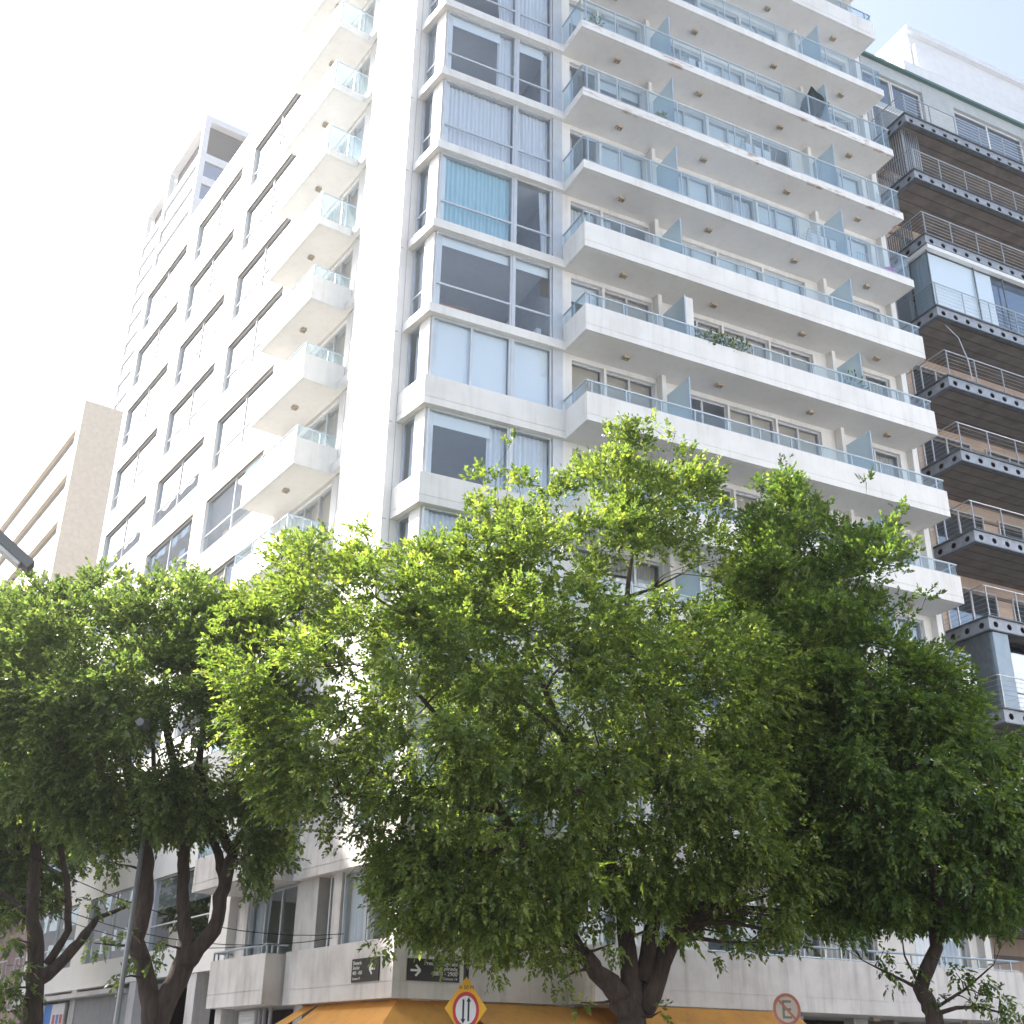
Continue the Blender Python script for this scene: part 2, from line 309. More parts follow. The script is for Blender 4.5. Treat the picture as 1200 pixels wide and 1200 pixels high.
for k in range(-10,4):
    z=Z(k); sol=solid(k); wm='whiterust' if k in(0,-1) else ('lowwhite' if k==-10 else 'white')
    b=MB(); top=.85 if k>-10 else 1.16; ph=z+top
    u0,u1=0,12.58
    # slab tongue
    b.box(FR,u0+.002,u1-.002,-1.36,-.12,z+.002,z+.28)
    gz=.19 if k>-10 else .3
    if sol:
        b.box(FR,u0,u1,-.12,0,z,z+gz); b.box(FR,u0+.01,u1-.01,-.11,-.012,z+gz,z+gz+.018); b.box(FR,u0,u1,-.12,0,z+gz+.018,ph)
        for a in(u0,u1-.12):
            b.box(FR,a,a+.12,-1.28,-.12,z,z+gz); b.box(FR,a+.012,a+.108,-1.28,-.12,z+gz,z+gz+.018); b.box(FR,a,a+.12,-1.28,-.12,z+gz+.018,ph)
        gb=ph
    else:
        b.box(FR,u0,u1,-.12,0,z,z+.29); b.box(FR,u0,u0+.08,-1.28,-.12,z,z+.29); b.box(FR,u1-.08,u1,-1.28,-.12,z,z+.29); gb=z+.33
    o=b.build('balcony',M[wm],main)
    # soffit skin
    MB().box(FR,u0+.1,u1-.1,-1.30,-.1,z-.004,z+.001).build('soffit',M['soffit'],o)
    rt=z+1.24 if k>-10 else z+1.42
    r=MB(); r.tube([FR.P(.03,-.06,rt),FR.P(u1-.03,-.06,rt)],.028,8)
    for uu in(.03,u1-.03): r.tube([FR.P(uu,-1.28,rt),FR.P(uu,-.06,rt)],.028,8)
    guard_posts(r,FR,postu,-.06,(z+.29 if not sol else ph),rt)
    r.box(FR,.05,u1-.05,-.075,-.045,gb+.02,gb+.045)
    guard_posts(r,FR,[.03,u1-.03],-.7,(z+.29 if not sol else ph),rt)
    r.build('railing',M['rail'],o)
    if k>-10:
        gg=MB()
        pu=[.05]+postu[1:-1]+[u1-.05]
        for a,c in zip(pu[:-1],pu[1:]): gg.quad(FR.P(a+.025,-.05,gb+.05),FR.P(c-.025,-.05,gb+.05),FR.P(c-.025,-.05,rt-.04),FR.P(a+.025,-.05,rt-.04))
        for uu in(.03,u1-.03): gg.quad(FR.P(uu,-1.25,gb+.05),FR.P(uu,-.08,gb+.05),FR.P(uu,-.08,rt-.04),FR.P(uu,-1.25,rt-.04))
        gg.build('guard_glass',M['guard'],o)
    for u in(1.66,4.8,8.12,11.12): ceiling_lamp(o,FR,u,-.66,z-.004)
    # dividers between flats (stand on this slab)
    if k<3 and k>-10:
        for u in(3.41,9.93):
            dm=MB(); dm.box(FR,u-.35,u-.22,-1.30,-1.0,z+.285,z+2.8)      # rib of wall
            dm.build('wall_rib',M['white'],o)
            dd=MB(); hz=z+2.35
            dd.add([FR.P(u-.012,-1.28,z+.3),FR.P(u-.012,-.2,z+.3),FR.P(u-.012,-.2,hz),FR.P(u-.012,-1.28,hz),
                    FR.P(u+.012,-1.28,z+.3),FR.P(u+.012,-.2,z+.3),FR.P(u+.012,-.2,hz),FR.P(u+.012,-1.28,hz)],
                   [(0,1,2,3),(7,6,5,4),(0,4,5,1),(1,5,6,2),(2,6,7,3),(3,7,4,0)])
            dv=dd.build('divider',M['frost'],o)
            MB().box(FR,u-.02,u+.02,-.2,-.165,z+.29,hz+.01).build('divider_post',M['rail'],dv)
            if k==-4 and u<4:
                MB().box(FR,u+.03,u+.3,-.62,-.2,z+.29,z+2.33).build('storage_cabinet',M['white'],o)

# corner bay -----------------------------------------------------------------
SFR=Frame((G.x,G.y),side_az,-1)      # bay side plane through glass corner
SL=1.12
bst={3:('curtain','curtain'),2:('side','curtain'),1:('dk_r','curtain'),0:('topblind_r','rc'),-1:('curtain','curtain'),-2:('blue','sider'),-3:('topblind','topblind'),
     -4:('blind','blind'),-5:('topblind_r2','curtain'),-6:('curtain','curtain'),-7:('half','curtain'),-8:('curtain','half')}
def polyline_band(mb,fr_pts,z0,z1,th):
    """band of wall th thick following plan points (outer line), given as 2D world points"""
    n=len(fr_pts); inner=[]
    P=[Vector((p[0],p[1])) for p in fr_pts]
    for i in range(n):
        ds=[]
        if i>0: ds.append((P[i]-P[i-1]).normalized())
        if i<n-1: ds.append((P[i+1]-P[i]).normalized())
        t=sum(ds,Vector((0,0))).normalized(); nn=Vector((-t.y,t.x)); c=nn.dot(Vector((-ds[0].y,ds[0].x)))
        inner.append(P[i]+nn*th/max(c,.4))
    for i in range(n-1):
        mb.prism([tuple(P[i]),tuple(P[i+1]),tuple(inner[i+1]),tuple(inner[i])],z0,z1)
def p2(v): return (v.x,v.y)
cA=SFR.P(SL+.14,.19,0); cB=SFR.P(-.0,.19,0)
# exact outer corner of lip: intersection of side lip line and front lip line
def isect(o1,e1,o2,e2):
    M2=Matrix(((e1.x,-e2.x),(e1.y,-e2.y))); s=M2.inverted()@Vector((o2.x-o1.x,o2.y-o1.y)); return o1+e1*s[0]
lipC=isect(SFR.P(0,.19,0),SFR.e,FR.P(0,-1.15,0),FR.e)
wallC=isect(SFR.P(0,.03,0),SFR.e,FR.P(0,-1.32,0),FR.e)
for k in range(-10,4):
    z=Z(k); b=MB()
    pts=[p2(cA),p2(lipC),p2(FR.P(-.001,-1.15,0))] if k>-9 else None
    h=.27 if k>-5 else (.84 if k>-10 else 1.16)
    if k<=-9:   # lower floors: the band runs straight on to the side-street balcony
        pts=[p2(SFR.P(4.75,.19,0)),p2(lipC),p2(FR.P(-.001,-1.15,0))]
    gz=.19 if k>-10 else .3
    mat=M['lowwhite'] if k<=-9 else M['white']
    if h<.3: polyline_band(b,pts,z,z+h,.24)
    else:
        polyline_band(b,pts,z,z+gz,.22); polyline_band(b,[tuple(Vector(p)+Vector((0,0))) for p in pts],z+gz+.016,z+h,.22)
        sh=MB(); 
        pin=[(p[0]*.9995,p[1]*1.0006) for p in pts]
        polyline_band(b,pin,z+gz,z+gz+.016,.2)
    o=b.build('bay_band',mat,main)
    s2=MB(); q=[pts[0],pts[1],pts[2],p2(FR.P(-.001,-1.5,0)),p2(FR.P(-3.8,-1.5,0)),p2(SFR.P(SL+.1 if k>-9 else 4.6,-.1,0))]
    s2.prism([ (a[0],a[1]) for a in q],z-.006,z-.001); s2.build('soffit',M['soffit'],o)
    # glazing of the storey under this slab
    if k<=-9: continue
    fz=Z(k-1)+(.27 if k-1>-5 else .84); zt=z-.006; tr=Z(k-1)+1.10
    if k-1<=-5: tr=None
    A,B=bst.get(k,('curtain','curtain'))
    cm=MB(); cm.box(FR,-.33,-.02,-1.55,-1.27,fz,zt); cm.build('bay_column',M['alu'],main)
    st2={'dk_r':'sider','topblind_r2':'topblind_r'}.get(A,A)
    window(main,FR,-3.92,-1.60,fz,zt,-1.32,2 if k==-4 else 1,st2,name='bay_window',transom=tr,fm='alu')
    window(main,FR,-1.54,-.34,fz,zt,-1.32,1,{'rc':'topblind_r'}.get(B,B),name='bay_window',transom=tr,fm='alu')
    MB().box(FR,-1.60,-1.54,-1.45,-1.30,fz,zt).build('bay_mullion',M['alu'],main)
    wc=MB(); wc.box(SFR,.03,.50,-.25,.02,fz,zt); wc.build('corner_column',M['white'],main)
    window(main,SFR,.51,SL,fz,zt,.0,1,'curtain',name='bay_window',transom=tr,fm='alu')
# white fin wall on the side street
Q=SFR.P(SL+.02,0,0)
fin=Frame((Q.x,Q.y),64,1)
fw=MB()
f0=fin.P(-.41,0,0); f1=fin.P(0.05,0,0); dl=(az(-34.6))
fw.prism([p2(f0),p2(f1),p2(f1+dl*2.65),p2(f0+dl*2.65)],Z(-8)+.3,Z(3)+1.2)
fw.build('fin_wall',M['white'],main)
js=MB()
for k in range(-7,4): js.box(fin,-.412,-.30,-.02,.004,Z(k)-.02,Z(k)+.0)
js.box(fin,-.2,-.19,-.0,.006,Z(-8)+.4,Z(3)+1); js.build('wall_joint',M['greywall'],main)
# side street wall with balconies (LE frame)
u_f=-5.35
lw=MB()
for k in range(-8,4):
    z0=Z(k-1)+.286; z1=Z(k)+.003
    for a,b in((-5.5,-5.35),(-4.42,-4.05),(-1.15,-.55)): lw.box(LE,a,b,-2.45,-2.22,z0,z1)
    for a,b in((-5.35,-4.42),(-4.05,-1.15)): lw.box(LE,a,b,-2.45,-2.225,z1-.14,z1)
lw.build('side_wall',M['white'],main)
for k in range(-8,4):
    z0=Z(k-1)+.286; z1=Z(k)+.003-.14
    window(main,LE,-5.35,-4.42,z0,z1,-2.26,1,'blind',name='side_window',fm='aluframe')
    window(main,LE,-4.05,-1.15,z0,z1,-2.30,3,random.Random(k).choice(['cream','curtain','mix']),name='side_window',fm='aluframe')
for k in range(-10,4):
    z=Z(k); sol=solid(k); 
    if k==-10: u0,u1,dF,dB=-4.30,-.95,-1.48,-2.10
    else: u0,u1,dF,dB=-4.25,-.56,-.88,-2.20
    wm='lowwhite' if k<=-9 else 'white'
    h=.85 if k>-10 else 1.12; gz=.19 if k>-10 else .3
    b=MB(); b.box(LE,u0+.003,u1-.003,dB-.1,dF-.1,z+.002,z+.28)
    if sol:
        b.box(LE,u0,u1,dF-.1,dF,z,z+gz); b.box(LE,u0+.01,u1-.01,dF-.1,dF-.012,z+gz,z+gz+.018); b.box(LE,u0,u1,dF-.1,dF,z+gz+.018,z+h)
        for a in(u0,u1-.1):
            b.box(LE,a,a+.1,dB,dF-.1,z,z+gz); b.box(LE,a+.012,a+.088,dB,dF-.1,z+gz,z+gz+.018); b.box(LE,a,a+.1,dB,dF-.1,z+gz+.018,z+h)
        gb=z+h
    else:
        b.box(LE,u0,u1,dF-.1,dF,z,z+.29); b.box(LE,u0,u0+.08,dB,dF-.1,z,z+.29); b.box(LE,u1-.08,u1,dB,dF-.1,z,z+.29); gb=z+.33
    if k>-9: b.box(LE,-5.42,u0,-2.2,-2.02,z,z+.27)
    o=b.build('side_balcony',M[wm],main)
    MB().box(LE,u0+.1,u1-.1,dB,dF-.1,z-.004,z+.001).build('soffit',M['soffit'],o)
    rt=z+1.24 if k>-10 else z+1.32
    r=MB(); r.tube([LE.P(u0+.04,dF-.05,rt),LE.P(u1-.04,dF-.05,rt)],.026,8)
    for uu in(u0+.04,u1-.04): r.tube([LE.P(uu,dB+.05,rt),LE.P(uu,dF-.05,rt)],.026,8); guard_posts(r,LE,[uu],-1.65,gb-.05,rt); 
    guard_posts(r,LE,[u0+.06,u0+1.2,u0+2.4,u1-.06],dF-.05,gb-.05,rt)
    r.build('railing',M['rail'],o)
    if k>-10:
        gg=MB()
        gg.quad(LE.P(u0+.08,dF-.05,gb+.02),LE.P(u1-.08,dF-.05,gb+.02),LE.P(u1-.08,dF-.05,rt-.04),LE.P(u0+.08,dF-.05,rt-.04))
        for uu in(u0+.04,u1-.04): gg.quad(LE.P(uu,dB+.08,gb+.02),LE.P(uu,dF-.08,gb+.02),LE.P(uu,dF-.08,rt-.04),LE.P(uu,dB+.08,rt-.04))
        gg.build('guard_glass',M['guard'],o)
    if k>-10: ceiling_lamp(o,LE,-2.6,-1.45,z-.004)
# lower two storeys: straight side wall behind the band, first floor windows, ground floor
lo=MB(); z0=Z(-10)+1.16; z1=Z(-9)-.007
for a,b in((.0,.45),(2.62,3.0),(3.75,4.7)): MB().box(SFR,a,b,-.3,0,z0,z1).build('street_wall',M['lowwhite'],main)
for a,b in((-3.9,-3.7),(-.5,-.2)): MB().box(FR,a,b,-1.6,-1.34,z0,z1).build('street_wall',M['lowwhite'],main)
pass
window(main,SFR,.45,1.45,z0,z1,-.06,1,'none',name='bay_window',fm='alu')
window(main,SFR,1.50,2.60,z0,z1,-.06,1,'curtain',name='bay_window',fm='alu')
window(main,SFR,3.05,3.35,z0,z1,-.10,1,'none',name='bay_window',fm='alu')
window(main,FR,-3.7,-.5,z0,z1,-1.42,3,'curtain',name='bay_window',fm='alu')
window(main,LE,-4.1,-1.2,Z(-10)+.3,z1,-2.3,3,'sider',name='side_window',fm='alu')
for a,b in((-4.6,-4.1),(-1.2,-.5)): MB().box(LE,a,b,-2.5,-2.24,Z(-10)+.29,z1).build('street_wall',M['lowwhite'],main)
z0b=Z(-9)+.86; z1b=Z(-8)-.01
for fr_,a,b,c,d_ in((SFR,.0,.5,-.3,0),(SFR,2.3,4.75,-.3,0),(FR,-3.9,-3.7,-1.6,-1.34),(FR,-.5,-.2,-1.6,-1.34)): MB().box(fr_,a,b,c,d_,z0b,z1b).build('street_wall',M['lowwhite'],main)
window(main,SFR,.5,2.3,z0b,z1b,-.06,2,'curtain',name='bay_window',fm='alu')
window(main,FR,-3.7,-.5,z0b,z1b,-1.42,3,'curtain',name='bay_window',fm='alu')
rf=MB(); rf.prism([P1,P2,P3,P4,P5],Z(3)+.286,Z(3)+.5); rf.build('roof',M['white'],main)
# ground floor: recessed dark front, pillars
gf=MB(); gf.box(FR,-3.6,12.5,-3.2,-3.0,.13,Z(-10)-.007); gf.box(SFR,.2,4.6,-2.0,-1.8,.13,Z(-10)-.007); gf.box(LE,-4.4,-.6,-3.2,-3.0,.13,Z(-10)-.007)
gf.build('shop_back_wall',M['dark'],main)
for u in(-3.6,-.2,3.1,6.1,8.1,11.6):
    MB().box(FR,u,u+.45,-1.75,-1.38,.13,Z(-10)-.008).build('pillar',M['lowwhite'],main)
for u in(4.25,):
    MB().box(SFR,u,u+.45,-.5,-.1,.13,Z(-10)-.008).build('pillar',M['lowwhite'],main)
MB().box(LE,-1.35,-.95,-2.1,-1.75,.13,Z(-10)-.008).build('pillar',M['lowwhite'],main)
gg=MB()
for a,b in((-3.1,-.3),(.3,3.0)): gg.quad(FR.P(a,-1.9,.4),FR.P(b,-1.9,.4),FR.P(b,-1.9,2.8),FR.P(a,-1.9,2.8))
gg.build('shop_pane',M['dglass'],main)
# louvred air vent + AC under the side balcony
lv=MB(); lv.box(LE,-2.75,-1.75,-2.1,-2.06,1.2,2.92)
for i in range(20): 
    zz=1.25+i*.085; lv.add([LE.P(-2.7,-2.02,zz),LE.P(-1.8,-2.02,zz),LE.P(-1.8,-2.07,zz+.06),LE.P(-2.7,-2.07,zz+.06)],[(0,1,2,3)])
lv.build('louvre',M['signwhite'],main)
pp=MB()
for u in(-2.95,-3.15,-3.4,-3.75): pp.tube([LE.P(u,-2.0,.2),LE.P(u,-2.0,2.95)],.05,8)
pp.build('service_pipe',M['greywall'],main)
# awnings
def awning(name,pts):
    mb=MB(); mb.quad(*pts); o=mb.build(name,M['awning'],main); 
    so_=o.modifiers.new('t','SOLIDIFY'); so_.thickness=.012; return o
zt=Z(-10)-.03
ac=lipC
def lp(fr,u,d,z): return fr.P(u,d,z)
E0=SFR.P(3.55,.05,zt); E1=Vector((lipC.x,lipC.y,zt))+Vector((0,0,0)); 
inA=SFR.P(4.2,-.1,zt); inC=isect(SFR.P(0,-.1,0),SFR.e,FR.P(0,-1.40,0),FR.e); inC.z=zt
outC=isect(SFR.P(0,1.25,0),SFR.e,FR.P(0,-.05,0),FR.e); outC.z=1.95
awning('awning',[SFR.P(3.4,-.1,zt),inC,outC,SFR.P(3.4,1.25,1.95)])
awning('awning',[inC,FR.P(3.0,-1.40,zt),FR.P(3.0,-.05,1.95),outC])
awning('awning',[SFR.P(4.1,-.1,zt),SFR.P(3.52,-.1,zt),SFR.P(4.35,1.25,1.95),SFR.P(5.1,1.25,1.95)])
awning('awning',[FR.P(.75,-.03,zt+.0),FR.P(5.2,-.03,zt+.0),FR.P(5.6,1.1,2.0),FR.P(.75,1.1,2.0)])
awning('awning',[FR.P(-2.6,-1.2,zt-.02),FR.P(.7,-1.2,zt-.02),FR.P(.7,1.1,1.98),FR.P(-2.3,1.1,1.98)])

# ================================================================ OFFICE WING (left street)
wing=thing('office_building','sunlit white office block with ribbon windows along the left street','building',tuple(LE.P(8,-2,0)))
WU=[(12.13-5.03-6.2+.0,5.9),(7.1,12.13),(13.45,18.9)]
heads=[36.45-3.28*i for i in range(10)]
wt=38.0; UE=19.62; U0=-.5
wb=MB(); hh=2.15
dw=-2.0
prev=wt
for hd in heads:
    sill=hd-hh
    wb.box(LE,U0,UE,dw-.3,dw,hd,prev)              # spandrel
    x=U0
    for a,b in WU+[(UE,UE)]:
        if a>x: wb.box(LE,x,a,dw-.3,dw-.0,sill,hd)
        x=b
    prev=sill
wb.box(LE,U0,UE,dw-.3,dw,4.0,prev)
wb.box(LE,UE-.3,UE,-14,dw-.3,.13,wt); wb.box(LE,U0,U0+.3,-14,dw-.3,.13,wt); 
wb.box(LE,U0+.3,UE-.3,-14,-13.7,.13,wt-.002)
wb.build('wall',M['wing'],wing)
MB().box(LE,U0+.3,UE-.3,-13.7,dw-.3,wt-.9,wt-.7).build('roof',M['greywall'],wing)
fl=MB()
for hd in heads: fl.box(LE,U0+.3,UE-.3,-13.6,dw-.31,hd+.05,hd+.35)
fl.build('floor_plate',M['room'],wing)
MB().box(LE,U0+.3,UE-.3,-7,-6.8,.13,wt-1).build('room_wall',M['room'],wing)
rw=random.Random(4)
for i,hd in enumerate(heads):
    for j,(a,b) in enumerate(WU):
        f=window(wing,LE,a,b,hd-hh,hd,dw-.09,2,rw.choice(['half','curtain','topblind','cream','none']) if i>=5 else 'none',gm='office',transom=hd-hh+.75,fw=.03,fm='signwhite')
        MB().box(LE,a+.002,b-.002,dw-.16,dw-.01,hd-.004,hd-.001).build('window_head',M['reveal'],wing)
# ground floor of wing: recess, pillars, blue poster shop
wg=MB(); wg.box(LE,U0,UE,dw-2.5,dw-2.3,.13,3.99); wg.build('shop_back_wall',M['dark'],wing)
for u in(1.4,6.3,12.3,16.2): MB().box(LE,u,u+.6,dw-.55,dw-.05,.13,3.998).build('pillar',M['lowwhite'],wing)
MB().box(LE,4.6,6.3,dw-.5,dw-.42,.13,3.9).build('shutter',M['greywall'],wing)
MB().box(LE,7.2,19.4,dw-.3,dw+.35,3.70,3.84).build('canopy',M['lowwhite'],wing)
for i,(a,b) in enumerate(((13.1,14.6),(15.6,17.2))):
    q=MB().box(LE,a,b,dw-.02,dw+.05,.3,3.6).build('poster_panel',M['signwhite'],wing)
    for j in range(4):
        for l in range(3):
            uu=a+.12+l*(b-a-.2)/3; zz=1.3+j*.55
            MB().box(LE,uu,uu+.28,dw+.05,dw+.06,zz,zz+.3).build('poster_mark',M['red'] if (j+l)%2 else M['postblue'],q)
MB().box(LE,14.6,15.6,dw-.06,dw+.02,.3,3.62).build('shop_door',M['postblue'],wing)
MB().box(LE,6.9,12.3,dw-.16,dw-.08,.3,3.69).build('shutter',M['greywall'],wing)

# ================================================================ STREET WINGS / OTHER BUILDINGS
# old pink building past the office wing
pk=thing('old_house','weathered pink house with small red balustered balcony behind the left trees','building',tuple(LE.P(24,-2,0)))
MB().box(LE,19.7,30,-12,-2.2,.13,10.5).build('wall',M['pinkwall'],pk)
bb=MB().box(LE,22.6,26.2,-2.2,-1.2,7.35,7.6).build('balcony',M['lowwhite'],pk)
rb=MB()
for i in range(24): rb.box(LE,22.7+i*.15,22.77+i*.15,-1.28,-1.22,7.6,8.45)
rb.box(LE,22.6,26.2,-1.3,-1.2,8.45,8.55); rb.build('baluster',M['redbar'],bb)
for u in(20.6,23.2,26.0):
    window(pk,LE,u,u+1.4,7.7,9.7,-2.17,2,'none'); window(pk,LE,u,u+1.4,3.6,5.6,-2.17,2,'none')
MB().box(LE,20.4,29,-2.2,-2.1,.2,2.9).build('shop_front',M['dark'],pk)
MB().box(LE,19.7,30.1,-2.2,-1.95,10.2,10.5).build('cornice',M['lowwhite'],pk)

def bandtower(t,fr,w,dp,top,bands,pitch,gh,wallm,side_r=None,first=3.0,skip_front=False):
    """block with recessed ribbon windows on its two street faces"""
    bz=[top-first-i*pitch for i in range(bands)]
    wl_=MB(); prev=top
    mL=1.2
    for z in bz:
        wl_.box(fr,0,w,-dp,0,z,prev); wl_.box(fr,.5,w-.5,-dp+.5,-.5,z-gh,z)
        for (a,b,c,d_) in((0,mL,-mL,0),(w-mL,w,-mL,0),(0,mL,-dp,-dp+mL),(w-mL,w,-dp,-dp+mL)): wl_.box(fr,a,b,c,d_,z-gh,z)
        if skip_front: wl_.box(fr,-.002,.5,-dp,-.5,z-gh,z)
        prev=z-gh
    wl_.box(fr,0,w,-dp,0,0,prev); wl_.build('wall',M[wallm],t)
    for z in bz:
        MB().box(fr,mL,w-mL,-.42,-.3,z-gh+.01,z-.01).build('window',M['dglass'],t)
        if not skip_front: MB().box(fr,.3,.42,-dp+mL,-mL,z-gh+.01,z-.01).build('window',M['dglass'],t)
def corner_frame(x,y): return Frame((x,y),-34.6,-1)
# beige block
b1=thing('beige_building','pale beige block with blank end wall and dark ribbon windows, far left','building',(-34.6,83.1,0))
bandtower(b1,corner_frame(-34.57,83.09),34,20,50.3,12,4.1,1.9,'beigewall',first=2.0,skip_front=True)
rp=MB(); fr=corner_frame(-34.57,83.09); rp.tube([fr.P(.3,-1.5,51.2),fr.P(.3,-13,51.2)],.05,6)
for i in range(6): rp.tube([fr.P(.3,-1.5-i*2.3,50.3),fr.P(.3,-1.5-i*2.3,51.2)],.04,6)
rp.build('roof_rail',M['greywall'],b1)
# towers
def tower(label,x,y,top,w,dp,n,pit):
    t=thing('office_tower',label,'tower',(x,y,0),group='towers rising behind the office block'); fr=corner_frame(x,y)
    wl_=MB(); crown=6.0
    # crown: open frame with dark void
    wl_.box(fr,0,w,-dp,0,top-.9,top)
    for a,b,c,d_ in((0,.7,-.7,0),(w-.7,w,-.7,0),(0,.7,-dp,-dp+.7),(w-.7,w,-dp,-dp+.7)): wl_.box(fr,a,b,c,d_,top-crown,top-.9)
    prev=top-crown; zs=[]
    for i in range(n):
        z=prev-1.1; wl_.box(fr,0,w,-dp,0,z,prev); wl_.box(fr,.4,w-.4,-dp+.4,-.4,z-pit+1.1,z)
        for a,b,c,d_ in((0,.7,-.7,0),(w-.7,w,-.7,0),(0,.7,-dp,-dp+.7),(w-.7,w,-dp,-dp+.7)): wl_.box(fr,a,b,c,d_,z-pit+1.1,z)
        zs.append((z-pit+1.1,z)); prev=z-pit+1.1
    wl_.box(fr,0,w,-dp,0,0,prev); wl_.build('wall',M['farwhite'],t)
    MB().box(fr,1.0,w-1.0,-dp+1.0,-1.0,top-crown,top-.9).build('plant_room',M['dark'],t)
    for a,b in zs:
        MB().box(fr,.2,.35,-dp+.7,-.7,a+.01,b-.01).build('window',M['dglass'],t)
        MB().box(fr,.7,w-.7,-.35,-.2,a+.01,b-.01).build('window',M['dglass'],t)
    MB().tube([fr.P(.5,-dp*.4,top+1.2),fr.P(.5,-dp*.9,top+1.2)],.08,6).build('roof_rail',M['greywall'],t)
tower('pale glass tower with large dark open crown, directly above the office block',-39.06,113.5,109.8,13,15,24,3.5)
tower('slim pale tower with small grey crown opening, the farther leftmost one',-52.2,140.6,122.5,10,7,26,3.5)

ob=thing('offscreen_block','tall block added out of view across the side street to shade the lower walls, mirrored in windows','building',tuple(LE.P(30,20,0)))  # out-of-view block, added and sized to keep sun off the lower left walls
def facing(t,fr,u0,u1,d0,d1,h,wm,pitch=3,ww=1.6,side=1):
    MB().box(fr,u0,u1,d0,d1,0,h).build('wall',M[wm],t)
    w_=MB(); z=4.2
    dd=d0-.02 if d0>0 else d0
    while z<h-2:
        u=u0+1.2
        while u<u1-2: w_.box(fr,u,u+ww,dd,d0+.01,z,z+1.7); u+=3.1
        z+=pitch
    w_.build('window',M['dglass'],t)
facing(ob,LE,28,58,17.2,30,43,'beigewall')
ob2=thing('offscreen_block','distant high rise across the side street, mirrored in the office windows','building',tuple(LE.P(80,20,0)))
facing(ob2,LE,66,120,17.2,34,52,'greywall')
ob3=thing('offscreen_block','pale block added across the main street behind the camera to bounce sunlight','building',tuple(FR.P(30,30,0)))  # unseen block added to bounce sunlight onto the front facade and soffits
facing(ob3,FR,-2,62,27,40,27,'farwhite')

# ================================================================ BROWN BUILDING (right)
nb=thing('brown_apartment_building','brown apartment block with dark perforated steel balconies at the right edge','building',tuple(FR.P(19,-6,0)))
NU0,NU1,ND,NW=13.77,27.0,-.27,-2.55
NZ=[33.31,30.68,27.81,24.80,22.05,19.32,16.53,13.70,10.9,8.1,5.3]
MB().box(FR,12.75,NU1,-16,NW,.13,36.45).build('wall',M['brown'],nb)
bd=MB()
for z in NZ: bd.box(FR,12.76,NU1,NW,NW+.05,z-.55,z-.45)
bd.build('wall_moulding',M['deck'],nb)
def holes_plate(mb,fP,L,h,n,r):
    """fP(s,t)->point on plate; row of n round holes"""
    c=L/n; seg=16; r=r*.82
    for i in range(n):
        x0=i*c; cx=x0+c/2; cz=h/2
        sq=[];ci=[]
        for k in range(seg):
            a=2*math.pi*(k+.5)/seg; ca,sa=math.cos(a),math.sin(a)
            s=min((c/2)/abs(ca) if abs(ca)>1e-6 else 9,(h/2)/abs(sa) if abs(sa)>1e-6 else 9)
            sq.append((cx+ca*s,cz+sa*s)); ci.append((cx+ca*r,cz+sa*r))
        vs=[fP(*p) for p in sq]+[fP(*p) for p in ci]
        mb.add(vs,[(k,(k+1)%seg,(k+1)%seg+seg,k+seg) for k in range(seg)])
        for cxx,czz in((x0,0),(x0+c,0),(x0+c,h),(x0,h)):
            # corner fill
            near=sorted(range(seg),key=lambda k:(sq[k][0]-cxx)**2+(sq[k][1]-czz)**2)[:2]
            mb.add([fP(*sq[near[0]]),fP(*sq[near[1]]),fP(cxx,czz)],[(0,1,2)])
for i,z in enumerate(NZ):
    bm=MB(); h=.40
    nF=int((NU1-NU0)/.55)
    holes_plate(bm,lambda s,t:FR.P(NU0+s,ND,z+t),NU1-NU0,h,nF,.115)
    holes_plate(bm,lambda s,t:FR.P(NU0,ND-s,z+t),abs(NW-ND),h,4,.115)
    web=bm; bm=MB()
    # flanges
    bm.box(FR,NU0-.06,NU1,ND-.08,ND+.07,z-.03,z); bm.box(FR,NU0-.06,NU1,ND-.08,ND+.07,z+h,z+h+.04)
    bm.box(FR,NU0-.06,NU0+.08,NW,ND-.08,z-.03,z); bm.box(FR,NU0-.06,NU0+.08,NW,ND-.08,z+h,z+h+.04)
    o=bm.build('balcony',M['steel'],nb)
    web.build('web_plate',M['web'],o)
    MB().box(FR,NU0+.1,NU1,NW,ND-.1,z+.02,z+.06).build('soffit',M['deck'],o)
    MB().box(FR,NU0+.1,NU1,NW,ND-.1,z+h-.06,z+h).build('deck',M['greywall'],o)
    jm=MB()
    for q in range(5): jm.box(FR,NU0+.1,NU1,ND-.2-q*.45,ND-.185-q*.45,z+.012,z+.021)
    jm.build('soffit_joint',M['dark'],o)
    r=MB(); zt=z+h+.04; H=.98
    for u in np.arange(NU0+.1,NU1,1.25): r.box(FR,u-.014,u+.014,ND-.035,ND,zt,zt+H)
    for d in (ND-1.1,NW+.1): r.box(FR,NU0+.0,NU0+.04,d-.02,d+.02,zt,zt+H)
    for q in range(6):
        zz=zt+.1+q*.15; rr_=.006
        r.tube([FR.P(NU0+.02,NW+.05,zz),FR.P(NU0+.02,ND-.02,zz)],rr_,5); r.tube([FR.P(NU0+.02,ND-.02,zz),FR.P(NU1,ND-.02,zz)],rr_,5)
    r.tube([FR.P(NU0+.02,NW+.05,zt+H),FR.P(NU0+.02,ND-.02,zt+H)],.022,6); r.tube([FR.P(NU0+.02,ND-.02,zt+H),FR.P(NU1,ND-.02,zt+H)],.022,6)
    r.build('railing',M['stain'],o)
    # openings behind
    if i>0:
        for a in((14.6,17.6,20.6,23.6) if i>3 else (15.2,21.0)): window(nb,FR,a,a+2.3,z+.42,z+2.45,NW+.06,2,['half','none','cream','side'][int(a+i)%4],gm='dglass',fm='aluframe')
